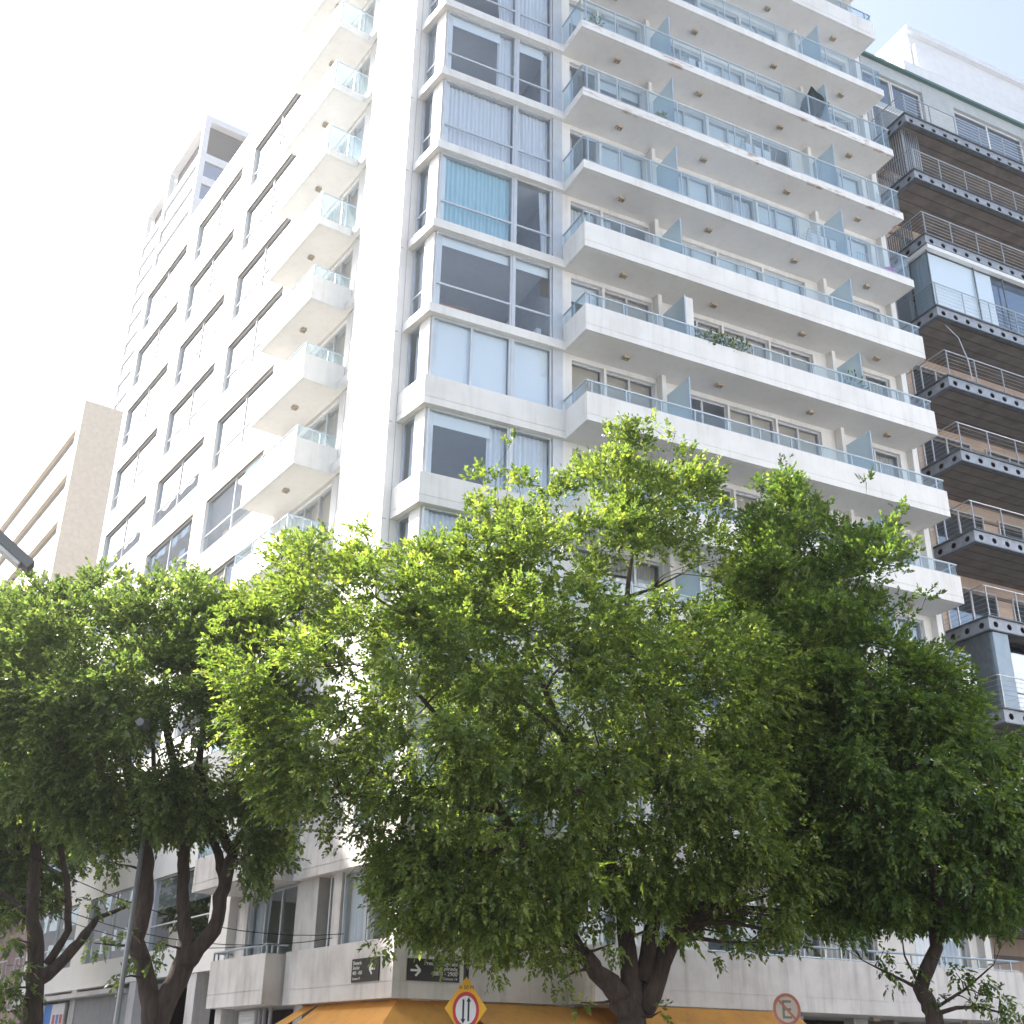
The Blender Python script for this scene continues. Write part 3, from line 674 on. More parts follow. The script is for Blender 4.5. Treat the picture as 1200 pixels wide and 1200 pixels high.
# glazed box under level 27.81 (between 24.8 and 27.8)
gb=MB(); za,zb=24.80+.46,27.78
gb.box(FR,NU0-.02,NU1,ND-.12,ND+.06,zb-.16,zb)
gb.box(FR,NU0-.02,NU0+.1,NW,ND-.12,zb-.16,zb)
gb.build('enclosure_head',M['signwhite'],nb)
e1=MB()
for u in(NU0+.06,16.0,17.4,19.6,21.2,23.0): e1.box(FR,u-.02,u+.02,ND-.12,ND-.08,za,zb-.16)
e1.build('enclosure_frame',M['steel'],nb)
pn=MB(); pn.quad(FR.P(NU0+.08,ND-.1,za),FR.P(NU1,ND-.1,za),FR.P(NU1,ND-.1,zb-.16),FR.P(NU0+.08,ND-.1,zb-.16)); pn.quad(FR.P(NU0+.08,NW,za),FR.P(NU0+.08,ND-.1,za),FR.P(NU0+.08,ND-.1,zb-.16),FR.P(NU0+.08,NW,zb-.16)); pn.build('enclosure_pane',M['glass'],nb)
bl=MB(); bl.box(FR,NU0+.14,16.0,ND-.2,ND-.18,za,zb-.18); bl.box(FR,16.03,16.9,ND-.2,ND-.18,za,zb-.18); bl.box(FR,19.2,23.0,ND-.2,ND-.18,za+1.0,zb-.18)
bl.build('enclosure_blind',M['blind'],nb)
bl2=MB(); bl2.box(FR,NU0+.14,NU0+.16,-1.25,ND-.22,za,zb-.18); bl2.box(FR,NU0+.14,NU0+.16,NW+.05,-1.35,za,zb-.18); bl2.build('enclosure_blind',M['frost'],nb)
pb=MB(); pb.quad(FR.P(16.95,ND-.21,za),FR.P(19.1,ND-.21,za),FR.P(19.1,ND-.21,zb-.5),FR.P(16.95,ND-.21,zb-.5)); pb.build('enclosure_window',M['dglass'],nb)
# vertical louvre screens at the left end under the top balcony
sc=MB()
for i in range(16): 
    d=ND-.35-i*.11; sc.box(FR,NU0+.06,NU0+.1,d-.03,d,30.68+.45,33.28)
for i in range(8): sc.box(FR,NU0+.1+i*.1,NU0+.13+i*.1,ND-.36,ND-.32,30.68+.45,33.28)
sc.build('louvre_screen',M['stain'],nb)
sc=MB()
for i in range(16): 
    d=ND-.6-i*.1; sc.box(FR,NU0+.06,NU0+.1,d-.03,d,27.81+.45,27.81+1.5)
sc.build('louvre_screen',M['steel'],nb)
# enclosed box beneath level 13.7
en=MB(); en.box(FR,NU0+.05,NU0+.6,ND-1.9,ND-.15,10.9+.46,13.68); en.build('corner_column',M['steel'],nb)
MB().box(FR,NU0+.1,NU0+.72,ND-.14,ND-.02,10.9+.46,13.66).build('corner_panel',plain('blue_panel',(.30,.38,.46),.4),nb)
MB().box(FR,NU0+.74,NU1,ND-.6,ND-.55,10.9+.46,13.66).build('corner_pane',M['dglass'],nb)
# top storey
TZ=33.31+.44
tw=MB(); 
for a,b in((12.75,13.9),(17.2,18.9),(22.9,25.2)): tw.box(FR,a,b,-2.75,-2.2,36.45-.0,38.6)
tw.box(FR,12.75,NU1,-2.75,-2.2,TZ,36.45) ; tw.box(FR,12.75,NU1,-2.75,-2.21,38.0,38.6)
tw.build('top_wall',plain('top_storey_grey',(.46,.49,.50),.6,var=.1),nb)
for a,b in((13.9,15.6),(15.65,17.2),(18.9,22.9)): window(nb,FR,a,b,36.45,38.0,-2.35,2 if b-a>3 else 1,'none',gm='dglass',fm='signwhite')
for a in(14.2,19.4): window(nb,FR,a,a+2.4,TZ+.02,36.1,-2.16,1,'none',gm='dglass',fm='signwhite')
rfm=MB(); rfm.box(FR,12.6,NU1,-16,-2.05,38.6,38.72); rfm.build('roof_edge',plain('green_metal',(.12,.2,.18),.4,.3),nb)
ph=MB(); ph.box(FR,18.6,NU1+2,-14,-3.6,38.85,43.3); ph.box(FR,18.4,NU1+2,-14.2,-3.4,43.3,43.6); ph.box(FR,16.9,24.3,-3.2,-2.6,38.73,40.1); ph.box(FR,18.7,NU1,-3.58,-3.4,41.3,42.6)
ph.build('penthouse',M['farwhite'],nb)
MB().box(FR,24.4,NU1,-3.5,-1.9,36,40.2).build('glazed_stair',M['dglass'],nb)
MB().box(FR,12.75,NU1,-15.9,-2.75,36.45,38.6).build('attic',M['brown'],nb)
# hanging cable loop (drip pipe) under enclosure
MB().tube([FR.P(14.3,-.5,24.75),FR.P(14.6,-.3,24.2),FR.P(14.75,-.2,23.3),FR.P(14.8,-.2,22.5)],.02,6).build('drain_hose',M['stain'],nb)

# ================================================================ BALCONY CLUTTER
def at(u,k,d=-.6): return FR.P(u,d,Z(k)+.29 if k>-10 else Z(k)+.3)
def drying_rack(label,u,k,ln=1.3):
    p=at(u,k); t=thing('drying_rack',label,'drying rack',tuple(p),group='drying racks on the balconies')
    mb=MB(); e=FR.e; n=FR.n; up=Vector((0,0,1))
    for s in(-1,1):
        a=p+e*s*ln/2
        mb.tube([a-n*.25,a+n*.25+up*.95],.013,6); mb.tube([a+n*.25,a-n*.25+up*.95],.013,6)
    for q in(-.25,-.12,0,.12,.25): mb.tube([p-e*ln/2+n*q+up*.93,p+e*ln/2+n*q+up*.93],.008,5)
    mb.build('frame',M['stain'],t)
    w=MB(); 
    for s in range(3):
        a=p+e*(-ln/2+.2+s*.38)+n*.12
        w.add([a+up*.94,a+e*.26+up*.94,a+e*.25+up*.5,a+e*.02+up*.52],[(0,1,2,3)])
    w.build('laundry',M['curw'],t)
def chair(label,u,k,d=-.6,rot=0,mat='signwhite'):
    p=at(u,k,d); t=thing('balcony_chair',label,'chair',tuple(p),group='chairs on the balconies')
    e=Vector((math.cos(rot),math.sin(rot),0)); n=Vector((-e.y,e.x,0)); up=Vector((0,0,1))
    for a in(-.2,.2):
        for b in(-.2,.2): MB().tube([p+e*a+n*b,p+e*a*.95+n*b*.95+up*.43],.016,6).build('leg',M[mat],t)
    def bx(a0,a1,b0,b1,z0,z1):
        vs=[p+e*a+n*b+up*z for z in(z0,z1) for b in(b0,b1) for a in(a0,a1)]
        return MB().add(vs,[(0,1,3,2),(4,6,7,5),(0,4,5,1),(2,3,7,6),(0,2,6,4),(1,5,7,3)])
    bx(-.23,.23,-.23,.23,.42,.46).build('seat',M[mat],t)
    mb=MB()
    for i in range(5): a=-.2+i*.1; mb.tube([p+e*a-n*.21+up*.46,p+e*a-n*.27+up*.88],.012,5)
    mb.tube([p-e*.22-n*.27+up*.88,p+e*.22-n*.27+up*.88],.018,6); mb.build('backrest',M[mat],t)
    for s in(-1,1):
        MB().tube([p+e*.23*s-n*.23+up*.62,p+e*.24*s+n*.2+up*.62,p+e*.22*s+n*.2+up*.44],.015,6).build('armrest',M[mat],t)
def foliage(name,mat,centers,nleaf,size,parent,seed,updir=.3):
    r=np.random.default_rng(seed); V=[];F=[];T=[]
    for c,rad in centers:
        for _ in range(nleaf):
            d=r.normal(size=3); d/=np.linalg.norm(d); p=np.array(c)+d*rad*r.uniform(.3,1)
            a=d+np.array([0,0,updir])+r.normal(size=3)*.4; a/=np.linalg.norm(a); b=np.cross(a,r.normal(size=3)); b/=np.linalg.norm(b)
            s=size*r.uniform(.6,1.3); n=len(V); V+= [tuple(p),tuple(p+a*s*.5+b*s*.2),tuple(p+a*s),tuple(p+a*s*.5-b*s*.2)]; F.append((n,n+1,n+2,n+3)); T.append(r.random())
    mb=MB(); mb.v=V; mb.f=F; o=mb.build(name,mat,parent)
    at_=o.data.attributes.new('tone','FLOAT','FACE'); at_.data.foreach_set('value',T); return o
def pot_plant(label,u,k,d=-.35,h=.5,seed=1,mat='leafB',z=None):
    p=at(u,k,d) if z is None else FR.P(u,d,z)
    t=thing('potted_plant',label,'plant',tuple(p),group='potted plants on the balconies')
    up=Vector((0,0,1)); MB().tube([p,p+up*.04,p+up*.26,p+up*.28],[.10,.11,.15,.15],12).build('pot',M['terra'],t)
    st=MB()
    for i in range(5):
        a=i*1.25; st.tube([p+up*.26,p+up*(.28+h*.6)+Vector((math.cos(a),math.sin(a),0))*.12],.01,5)
    st.build('stem',M['bark'],t)
    foliage('foliage',M[mat],[(tuple(p+up*(.3+h*.55)),h*.45)],90,.14,t,seed)
# (u, slab, ...) positions measured on the facade
drying_rack('wire drying rack with laundry on thin slab balcony above the rust stains',4.9,0,1.5)
drying_rack('folding drying rack behind the middle guard glass two balconies below the parasol',6.9,-1,1.4)
drying_rack('drying rack left of the second frosted divider, third glass fronted balcony down',9.2,-2,1.2)
chair('white slatted chair beside the closed dark parasol',11.0,0)
chair('white chair at the far right end of glass balcony below the parasol',11.9,-1,-.7,1)
chair('dark chair near the left glass corner of upper balcony',2.1,0,-.8,2,'alu')
chair('grey chair by the pink cloth bundle',11.0,-2,-.8,.4,'alu')
pot_plant('bushy potted plant at the top left glass corner of the balconies',.75,0,-.5,.7,3,'leafA')
pot_plant('small potted shrub standing near the first divider, second glass balcony',3.1,-1,-.5,.4,4,'leafA')
pot_plant('leafy potted plant against second divider on the solid white parapet balcony',9.75,-4,-.5,1.1,5,'leafA')
ORD=['first','second','third','fourth','fifth','sixth']
for i in range(6): pot_plant(ORD[i]+' potted herb from the white cabinet in the row on the solid balcony',4.0+i*.26,-4,-.22,.75,10+i,'leafC')
def parasol():
    p=at(9.76,0,-.65); t=thing('closed_parasol','dark closed parasol standing above balcony rail on thin slab floor','parasol',tuple(p)); up=Vector((0,0,1))
    MB().tube([p,p+up*.05],.22,14).build('base',M['greywall'],t); MB().tube([p+up*.05,p+up*2.25],.02,8).build('pole',M['alu'],t)
    mb=MB(); q=p+up*.9; prof=[(-.1,.16),(.3,.42),(.55,.34),(.95,.15),(1.35,.02)]; n=16; 
    vs=[];fs=[]
    for z,r_ in prof:
        for k in range(n): a=2*math.pi*k/n; rr=r_*(1+.35*(k%2)); vs.append(q+up*z+Vector((math.cos(a)*rr,math.sin(a)*rr,0)))
    for i in range(len(prof)-1):
        for k in range(n): fs.append((i*n+k,i*n+(k+1)%n,(i+1)*n+(k+1)%n,(i+1)*n+k))
    mb.add(vs,fs); mb.build('canopy',M['dkgreen'],t)
parasol()
def bundle():
    p=at(11.73,-2,-.35); mb=MB(); n=14;vs=[];fs=[]
    for i in range(8):
        ph_=math.pi*i/7
        for k in range(n):
            a=2*math.pi*k/n; r_=.26*math.sin(ph_)*(1+.18*math.sin(3*a+i)); vs.append(p+Vector((math.cos(a)*r_,math.sin(a)*r_,.2-.2*math.cos(ph_))))
    for i in range(7):
        for k in range(n): fs.append((i*n+k,i*n+(k+1)%n,(i+1)*n+(k+1)%n,(i+1)*n+k))
    mb.add([v-p for v in vs],fs); o=mb.build('cloth_bundle',M['pink'],smooth=True); o.location=p
    tag(o,'pink cloth bundle on the floor behind guard glass near the right balcony end','bundle')
bundle()
# things behind the bay windows
def picture():
    k=-4; p=FR.P(-3.55,-2.3,Z(k)+.5); t=thing('framed_picture','large reddish framed picture leaning inside the corner bay window','picture',tuple(p))
    MB().box(FR,-3.6,-2.3,-2.34,-2.3,Z(k)+.35,Z(k)+1.25).build('frame',M['wood'],t)
    MB().box(FR,-3.52,-2.38,-2.30,-2.29,Z(k)+.43,Z(k)+1.17).build('canvas',plain('picture_canvas',(.42,.17,.1),.7,var=.6,scale=1.5),t)
picture()
def sofa():
    k=-4; p=FR.P(-1.8,-2.0,Z(k)+.28); t=thing('armchair','pale armchair standing beside the mullion inside the bay window','armchair',tuple(p))
    MB().box(FR,-1.3,-.6,-2.4,-1.75,Z(k)+.28,Z(k)+.7).build('seat',M['curw'],t); MB().box(FR,-1.3,-.6,-2.55,-2.4,Z(k)+.28,Z(k)+1.15).build('backrest',M['curw'],t)
    for u in(-1.45,-.6): MB().box(FR,u,u+.15,-2.5,-1.75,Z(k)+.28,Z(k)+.9).build('armrest',M['curw'],t)
sofa()

# ================================================================ SIGNS
def text(body,size,fr,u,d,z,mat,parent,align='LEFT',name='lettering',ext=.002):
    c=bpy.data.curves.new('t','FONT'); c.body=body; c.size=size; c.extrude=ext; c.align_x=align; c.offset=.0
    tmp=bpy.data.objects.new('t',c); COL.objects.link(tmp)
    me=bpy.data.meshes.new_from_object(tmp); bpy.data.objects.remove(tmp)
    root=parent
    while root.parent: root=root.parent
    e=fr.e if fr.sgn>0 else -fr.e
    Mx=Matrix((e,Vector((0,0,1)),fr.n)).transposed(); base=fr.P(u,d,z)-Vector(root.location)
    for v in me.vertices: v.co=Mx@v.co+base
    me.materials.append(mat); o=bpy.data.objects.new(name,me); COL.objects.link(o); o.parent=parent; return o
def arrow(mb,fr,u,d,z,s,sg):
    # chunky left/right arrow from three bars; sg=+1 points to +screen right
    e=(fr.e if fr.sgn>0 else -fr.e)*sg; n=fr.n; up=Vector((0,0,1)); c=fr.P(u,d,z)
    def bar(a,b,w):
        a=Vector(a);b=Vector(b); t=(b-a).normalized(); q=n.cross(t)*w/2
        mb.add([a-q,b-q,b+q,a+q,a-q+n*.004,b-q+n*.004,b+q+n*.004,a+q+n*.004],[(3,2,1,0),(4,5,6,7),(0,1,5,4),(1,2,6,5),(2,3,7,6),(3,0,4,7)])
    bar(c-e*s*.5,c+e*s*.42,s*.2); bar(c+e*s*.5,c+e*s*.02+up*s*.48+n*.001,s*.2); bar(c+e*s*.5+n*.0015,c+e*s*.02-up*s*.48+n*.0015,s*.2)
t=thing('street_sign','black street name plate with white left arrow, left of building corner','sign',tuple(SFR.P(.9,.2,3.5)),group='street name plates')
MB().box(SFR,.35,1.50,.195,.215,3.33,3.80).build('plate',M['black'],t)
text('Demaría',.105,SFR,1.45,.217,3.68,M['signwhite'],t); text('Sinclair',.105,SFR,1.45,.217,3.585,M['signwhite'],t); text('400 - 450',.105,SFR,1.45,.217,3.48,M['signwhite'],t); text('Comuna 14',.07,SFR,1.45,.217,3.38,M['signwhite'],t)
a=MB(); arrow(a,SFR,.62,.217,3.57,.22,-1); a.build('arrow',M['signwhite'],t)
t=thing('street_sign','wide black street name plate with white right arrow, right of building corner','sign',tuple(FR.P(-3.2,-1.1,3.5)),group='street name plates')
MB().box(FR,-3.80,-2.62,-1.145,-1.12,3.32,3.75).build('plate',M['black'],t)
text('Pres. J. Fitzgerald',.11,FR,-2.67,-1.118,3.635,M['signwhite'],t,'RIGHT'); text('Kennedy',.11,FR,-2.67,-1.118,3.545,M['signwhite'],t,'RIGHT'); text('2800 - 2900',.115,FR,-2.67,-1.118,3.44,M['signwhite'],t,'RIGHT'); text('Comuna 14',.07,FR,-2.67,-1.118,3.36,M['signwhite'],t,'RIGHT')
a=MB(); arrow(a,FR,-3.62,-1.118,3.52,.22,1); a.build('arrow',M['signwhite'],t)
# traffic sign
def disc(mb,fr,u,d,z,ru,rz,th,n=32,inner=0):
    vs=[];fs=[]
    for dd in(d,d+th):
        for rr in((1,inner) if inner else (1,)):
            for k in range(n): a=2*math.pi*k/n; vs.append(fr.P(u+math.cos(a)*ru*rr,dd,z+math.sin(a)*rz*rr))
    if inner:
        for k in range(n):
            j=(k+1)%n; fs+=[(2*n+k,2*n+j,3*n+j,3*n+k),(k,n+k,n+j,j),(k,j,2*n+j,2*n+k),(n+k,3*n+k,3*n+j,n+j)]
    else:
        fs=[tuple(range(n))[::-1],tuple(range(n,2*n))]+[(k,(k+1)%n,(k+1)%n+n,k+n) for k in range(n)]
    mb.add(vs,fs); return mb
TS=Frame((0,0),90,1)   # faces the crossing (toward camera)
sp=FR.P(-4.54,3.5,0)
TS.o=Vector((sp.x,sp.y,0)); TS.e=az(80); TS.n=az(170)
t=thing('traffic_sign','yellow diamond sign with red ringed circle and two black arrows on dark post','sign',tuple(sp))
MB().tube([TS.P(0,-.08,.12),TS.P(0,-.08,6.4)],[.05,.045],10).build('post',M['wire'],t)
cz=2.60; hw=.36; hh_=.50
pl=MB(); vs=[TS.P(-hw,0,cz),TS.P(0,0,cz-hh_),TS.P(hw,0,cz),TS.P(0,0,cz+hh_)]; vs+=[v-TS.n*.015 for v in vs]
pl.add(vs,[(0,1,2,3),(7,6,5,4),(0,4,5,1),(1,5,6,2),(2,6,7,3),(3,7,4,0)]); pl.build('plate',M['yellow'],t)
disc(MB(),TS,0,.001,cz-.03,.225,.29,.004,inner=.78).build('ring',M['red'],t)
disc(MB(),TS,0,.001,cz-.03,.176,.227,.002).build('face',M['signwhite'],t)
ar=MB()
for s,up in((-1,-1),(1,1)):
    u=.045*s*1.0; ar.box(TS,u-.016,u+.016,.004,.006,cz-.20,cz+.14)
    tipz=cz-.03+up*.21; ar.add([TS.P(u-.04,.0065,tipz-up*.075),TS.P(u+.04,.0065,tipz-up*.075),TS.P(u,.0065,tipz)],[(0,1,2)])
ar.build('arrow',M['black'],t)
text('A 50 M',.085,TS,0,.002,cz+.30,M['black'],t,'CENTER')
# parking sign
sp=FR.P(2.05,3.7,0); PS=Frame((sp.x,sp.y),80,1)
t=thing('no_parking_sign','faded round no parking sign with crossed letter E on thin post','sign',tuple(sp))
MB().tube([PS.P(0,-.05,.12),PS.P(0,-.05,2.95)],.025,8).build('post',M['stain'],t)
disc(MB(),PS,0,-.012,2.80,.28,.29,.01).build('plate',M['backwhite'],t)
disc(MB(),PS,0,-.001,2.80,.275,.285,.003,inner=.80).build('ring',M['fadered'],t)
text('E',.47,PS,-.01,.0,2.64,M['fadegrey'],t,'CENTER',ext=.001)
sb=MB(); c=[]
for s,q in((-1,1),(1,-1)):
    for w in(-.022,.022): c.append(PS.P(s*.155+w*.7,.0035,2.80+q*.16+w*.7))
sb.add([c[0],c[1],c[3],c[2]],[(0,1,2,3)]); sb.build('slash',M['fadered'],t)

# ================================================================ LAMPS
lp_=thing('street_lamp','slim pale street lamp post rising into the left tree crown','street lamp',(-6.55,21.9,0),group='street lamps')
L0=Vector((-6.55,21.9,0)); MB().tube([L0+Vector((0,0,.1)),L0+Vector((0,0,1.2)),L0+Vector((.02,0,6.6))],[.06,.05,.035],12).build('post',M['lampgrey'],lp_,smooth=True)
MB().tube([L0+Vector((.02,0,6.6)),L0+Vector((.1,-.5,6.9)),L0+Vector((.2,-1.2,7.0))],[.045,.04,.035],10).build('arm',M['lampgrey'],lp_)
hd=MB(); hp=L0+Vector((.2,-1.5,7.0)); hd.tube([hp+Vector((0,.35,0)),hp+Vector((0,.1,.02)),hp+Vector((0,-.3,0))],[.06,.13,.07],10); hd.build('lamp_head',M['lampgrey'],lp_)
lp2=thing('street_lamp','grey street lamp head on a sloping arm poking in at left edge','street lamp',(-9.2,11.9,0),group='street lamps')
B=Vector((-9.2,11.9,0)); MB().tube([B+Vector((0,0,.0)),B+Vector((0,0,8.3))],[.12,.07],12).build('post',M['lampgrey'],lp2)
tip=Vector((-5.60,12.84,6.86)); tl=Vector((-6.6,12.45,7.65)); MB().tube([B+Vector((0,0,8.3)),B+Vector((.9,.15,8.6)),tl],[.06,.05,.05],10).build('arm',M['lampgrey'],lp2)
dirv=(tip-tl).normalized(); side=dirv.cross(Vector((0,0,1))).normalized(); upv=side.cross(dirv)
def obox(a,b,w,h,o=0): 
    vs=[p+side*sx*w+upv*(sz*h+o) for p in(a,b) for sz in(-1,1) for sx in(-1,1)]
    return MB().add(vs,[(0,2,3,1),(4,5,7,6),(0,1,5,4),(2,6,7,3),(0,4,6,2),(1,3,7,5)])
h_=obox(tl,tip,.11,.055,.0).build('lamp_head',M['lampgrey'],lp2)
obox(tl+dirv*.15,tip-dirv*.1,.085,.02,-.076).build('lamp_glass',M['lamp'],h_)
# overhead cables across the side street
for i,(a,b,sag) in enumerate((((-9.5,24.0,5.4),tuple(SFR.P(1.9,.25,4.35)),.5),((-10.5,25.0,5.1),tuple(SFR.P(2.4,.25,4.3)),.6),((-9.8,26,4.6),tuple(LE.P(-4.2,-1.4,4.3)),.35))):
    a=Vector(a);b=Vector(b); pts=[a.lerp(b,q/12)-Vector((0,0,sag*4*(q/12)*(1-q/12))) for q in range(13)]
    o=MB().tube(pts,.009,5).build('overhead_cable',M['wire']); 
    tag(o,['black cable sagging to building corner, the highest of the strands','black cable sagging to building corner, the middle strand','black cable sagging to the side street balcony rail'][i],'cable','cables over the side street')

# ================================================================ TREES
def ray(x,y): return cF*FPX+cR*(x-600)-cU*(y-600)
def W(x,y,D):
    r=ray(x,y); h=math.hypot(r.x,r.y); return Vector((0,0,CAMZ))+r*(D/h)
def inpoly(x,y,P):
    c=False; j=len(P)-1
    for i in range(len(P)):
        if (P[i][1]>y)!=(P[j][1]>y) and x<(P[j][0]-P[i][0])*(y-P[i][1])/(P[j][1]-P[i][1])+P[i][0]: c=not c
        j=i
    return c
def edged(x,y,P):
    b=1e9
    for i in range(len(P)):
        ax,ay=P[i-1];bx,by=P[i]; dx,dy=bx-ax,by-ay; t=max(0,min(1,((x-ax)*dx+(y-ay)*dy)/(dx*dx+dy*dy))); b=min(b,math.hypot(x-ax-t*dx,y-ay-t*dy))
    return b
def make_leaves(clumps,nt,leaf,seed,droop=.06,top=None):
    """clumps: (centre, radius, outdir, upness). each twig carries leaflets"""
    r=np.random.default_rng(seed); C=[];Rd=[];O=[];U=[]
    for c,rad,o,u in clumps:
        n=max(6,int(nt*(rad/.6)**2)); C+= [c]*n; Rd+=[rad]*n; O+=[o]*n; U+=[u]*n
    C=np.array(C);Rd=np.array(Rd)[:,None];O=np.array(O);U=np.array(U)[:,None]; n=len(C)
    d=r.normal(size=(n,3)); d/=np.linalg.norm(d,axis=1,keepdims=True)
    base=C+d*Rd*r.uniform(.15,.95,(n,1))*np.array([1,1,.8])
    t=d*.8+O*.7+np.concatenate([np.zeros((n,2)),U-droop],1)+r.normal(size=(n,3))*.35; t/=np.linalg.norm(t,axis=1,keepdims=True)
    L=r.uniform(.14,.28,(n,1)); m=9
    tone0=r.random(n)*.6
    V=[];T=[]
    side=np.cross(t,np.array([0,0,1.])+r.normal(size=(n,3))*.3); side/=np.linalg.norm(side,axis=1,keepdims=True)
    nrm=np.cross(side,t)
    for i in range(m):
        s=(i+1)/m; sg=1 if i%2 else -1
        p=base+t*L*s - np.array([0,0,1])*(L*s*s*.12)
        dirl=(t*(.55+.45*s) + side*sg*(.85*(1-s*.6)) - np.array([0,0,1])*droop*.7 + r.normal(size=(n,3))*.38) if i<m-1 else t-np.array([0,0,.3])
        dirl=dirl/np.linalg.norm(dirl,axis=1,keepdims=True)
        wv=np.cross(dirl,nrm+r.normal(size=(n,3))*.45); wv/=np.linalg.norm(wv,axis=1,keepdims=True)
        ls=leaf*r.uniform(.7,1.25,(n,1)); 
        v=np.stack([p,p+dirl*ls*.42+wv*ls*.27,p+dirl*ls,p+dirl*ls*.42-wv*ls*.27],1)
        V.append(v.reshape(-1,3)); T.append(np.clip(tone0+r.random(n)*.4,0,1))
    return np.concatenate(V),np.concatenate(T)
def leafobj(name,V,T,mat,parent,off):
    nf=len(V)//4; me=bpy.data.meshes.new(name); me.vertices.add(len(V)); me.vertices.foreach_set('co',(V-np.array(off)).astype(np.float32).ravel())
    me.loops.add(nf*4); me.loops.foreach_set('vertex_index',np.arange(nf*4,dtype=np.int32)); me.polygons.add(nf); me.polygons.foreach_set('loop_start',np.arange(0,nf*4,4,dtype=np.int32))
    me.update(calc_edges=True); me.validate(); a=me.attributes.new('tone','FLOAT','FACE'); a.data.foreach_set('value',T.astype(np.float32))
    me.materials.append(mat); o=bpy.data.objects.new(name,me); COL.objects.link(o); o.parent=parent; return o
def tree(label,base,limbs,poly,D0,thick,ncl,nt,leaf,mat,seed,holes=(),extra=(),rc=(.45,.8),slant=None,sunbias=0,label_g=None,name='street_tree'):
    """limbs: list of [(px,py,D,radius)...]; crown filled with leaf clumps inside an outline volume"""
    t=thing(name,label,'tree',tuple(base),group=label_g); rr=random.Random(seed)
    bk=MB(); nodes=[]
    for L in limbs:
        pts=[];rad=[]
        P=[(W(x,y,D) if z is None else Vector(z)) for (x,y,D,r,*zz) in L for z in [zz[0] if zz else None]]
        for i in range(len(P)-1):
            for q in range(4):
                f=q/4; v=P[i].lerp(P[i+1],f); j=L[i][3]*(1-f)+L[i+1][3]*f
                v=v+Vector((rr.uniform(-1,1),rr.uniform(-1,1),rr.uniform(-.5,.5)))*j*.22*(1 if (i or q) else 0); pts.append(v); rad.append(j*rr.uniform(.92,1.08))
        pts.append(P[-1]); rad.append(L[-1][3]); nodes+=list(zip(pts,rad)); bk.tube(pts,rad,10)
    cx=np.mean([p[0] for p in poly]); cy=np.mean([p[1] for p in poly]); cc=W(cx,cy,D0)
    xs=[p[0] for p in poly]; ys=[p[1] for p in poly]; cl=[]; tries=0; mx=0
    eds=[edged(rr.uniform(min(xs),max(xs)),rr.uniform(min(ys),max(ys)),poly) for _ in range(5)]
    while len(cl)<ncl and tries<60000:
        tries+=1; x=rr.uniform(min(xs),max(xs)); y=rr.uniform(min(ys),max(ys))
        if not inpoly(x,y,poly): continue
        if any((x-h[0])**2/h[2]**2+(y-h[1])**2/h[3]**2<1 for h in holes): continue
        ed=edged(x,y,poly); rad=rr.uniform(*rc); pr=rad*FPX/D0*.72
        if ed<pr*.75: rad=max(.18,ed/FPX*D0/.75)
        hf=thick*math.sqrt(min(1,ed/170.)) 
        D=D0+(slant(x,y) if slant else 0)+hf*(rr.choice([-1,1])*rr.uniform(.2,1)**.6)
        c=W(x,y,D); 
        # keep clear of the facade
        if (c-FR.o).dot(FR.n)<.35 and (c-FR.o).dot(FR.e)>-.6: continue
        if (c-FR.o).dot(FR.n)<-.9 and (c-LE.o).dot(LE.n)<-.6: continue
        o=(c-cc); o=o/max(o.length,.1); up=.32 if ed<60 and y<cy else (.1 if y<cy else -.12)
        cl.append((tuple(c),rad,tuple(o),up))
    for (x,y,D,rad,up) in extra:
        c=W(x,y,D); o=(c-cc); o=o/max(o.length,.1); cl.append((tuple(c),rad,tuple(o),up))
    # boughs reaching the clumps
    for i,(c,rad,o,up) in enumerate(cl):
        if i%2 and rad>.3: continue
        c=Vector(c); nb_=min(nodes,key=lambda a:(a[0]-c).length+max(0,(a[0].z-c.z))*1.2)
        d=(c-nb_[0]).length
        if d>6: continue
        mid=nb_[0].lerp(c,.5)+Vector((rr.uniform(-1,1),rr.uniform(-1,1),rr.uniform(-.2,.8)))*d*.13
        r0=min(nb_[1]*.6,.02+.018*d); bk.tube([nb_[0],nb_[0].lerp(mid,.5)+Vector((0,0,.04*d)),mid,mid.lerp(c,.55),c],[r0,r0*.8,r0*.6,r0*.4,.008],6,cap=False)
        if i%4==0: nodes.append((mid,r0*.6))
    bk.build('trunk',M['bark'],t,smooth=True)
    V,T=make_leaves(cl,nt,leaf,seed)
    leafobj('crown',V,T,M[mat],t,base); return t
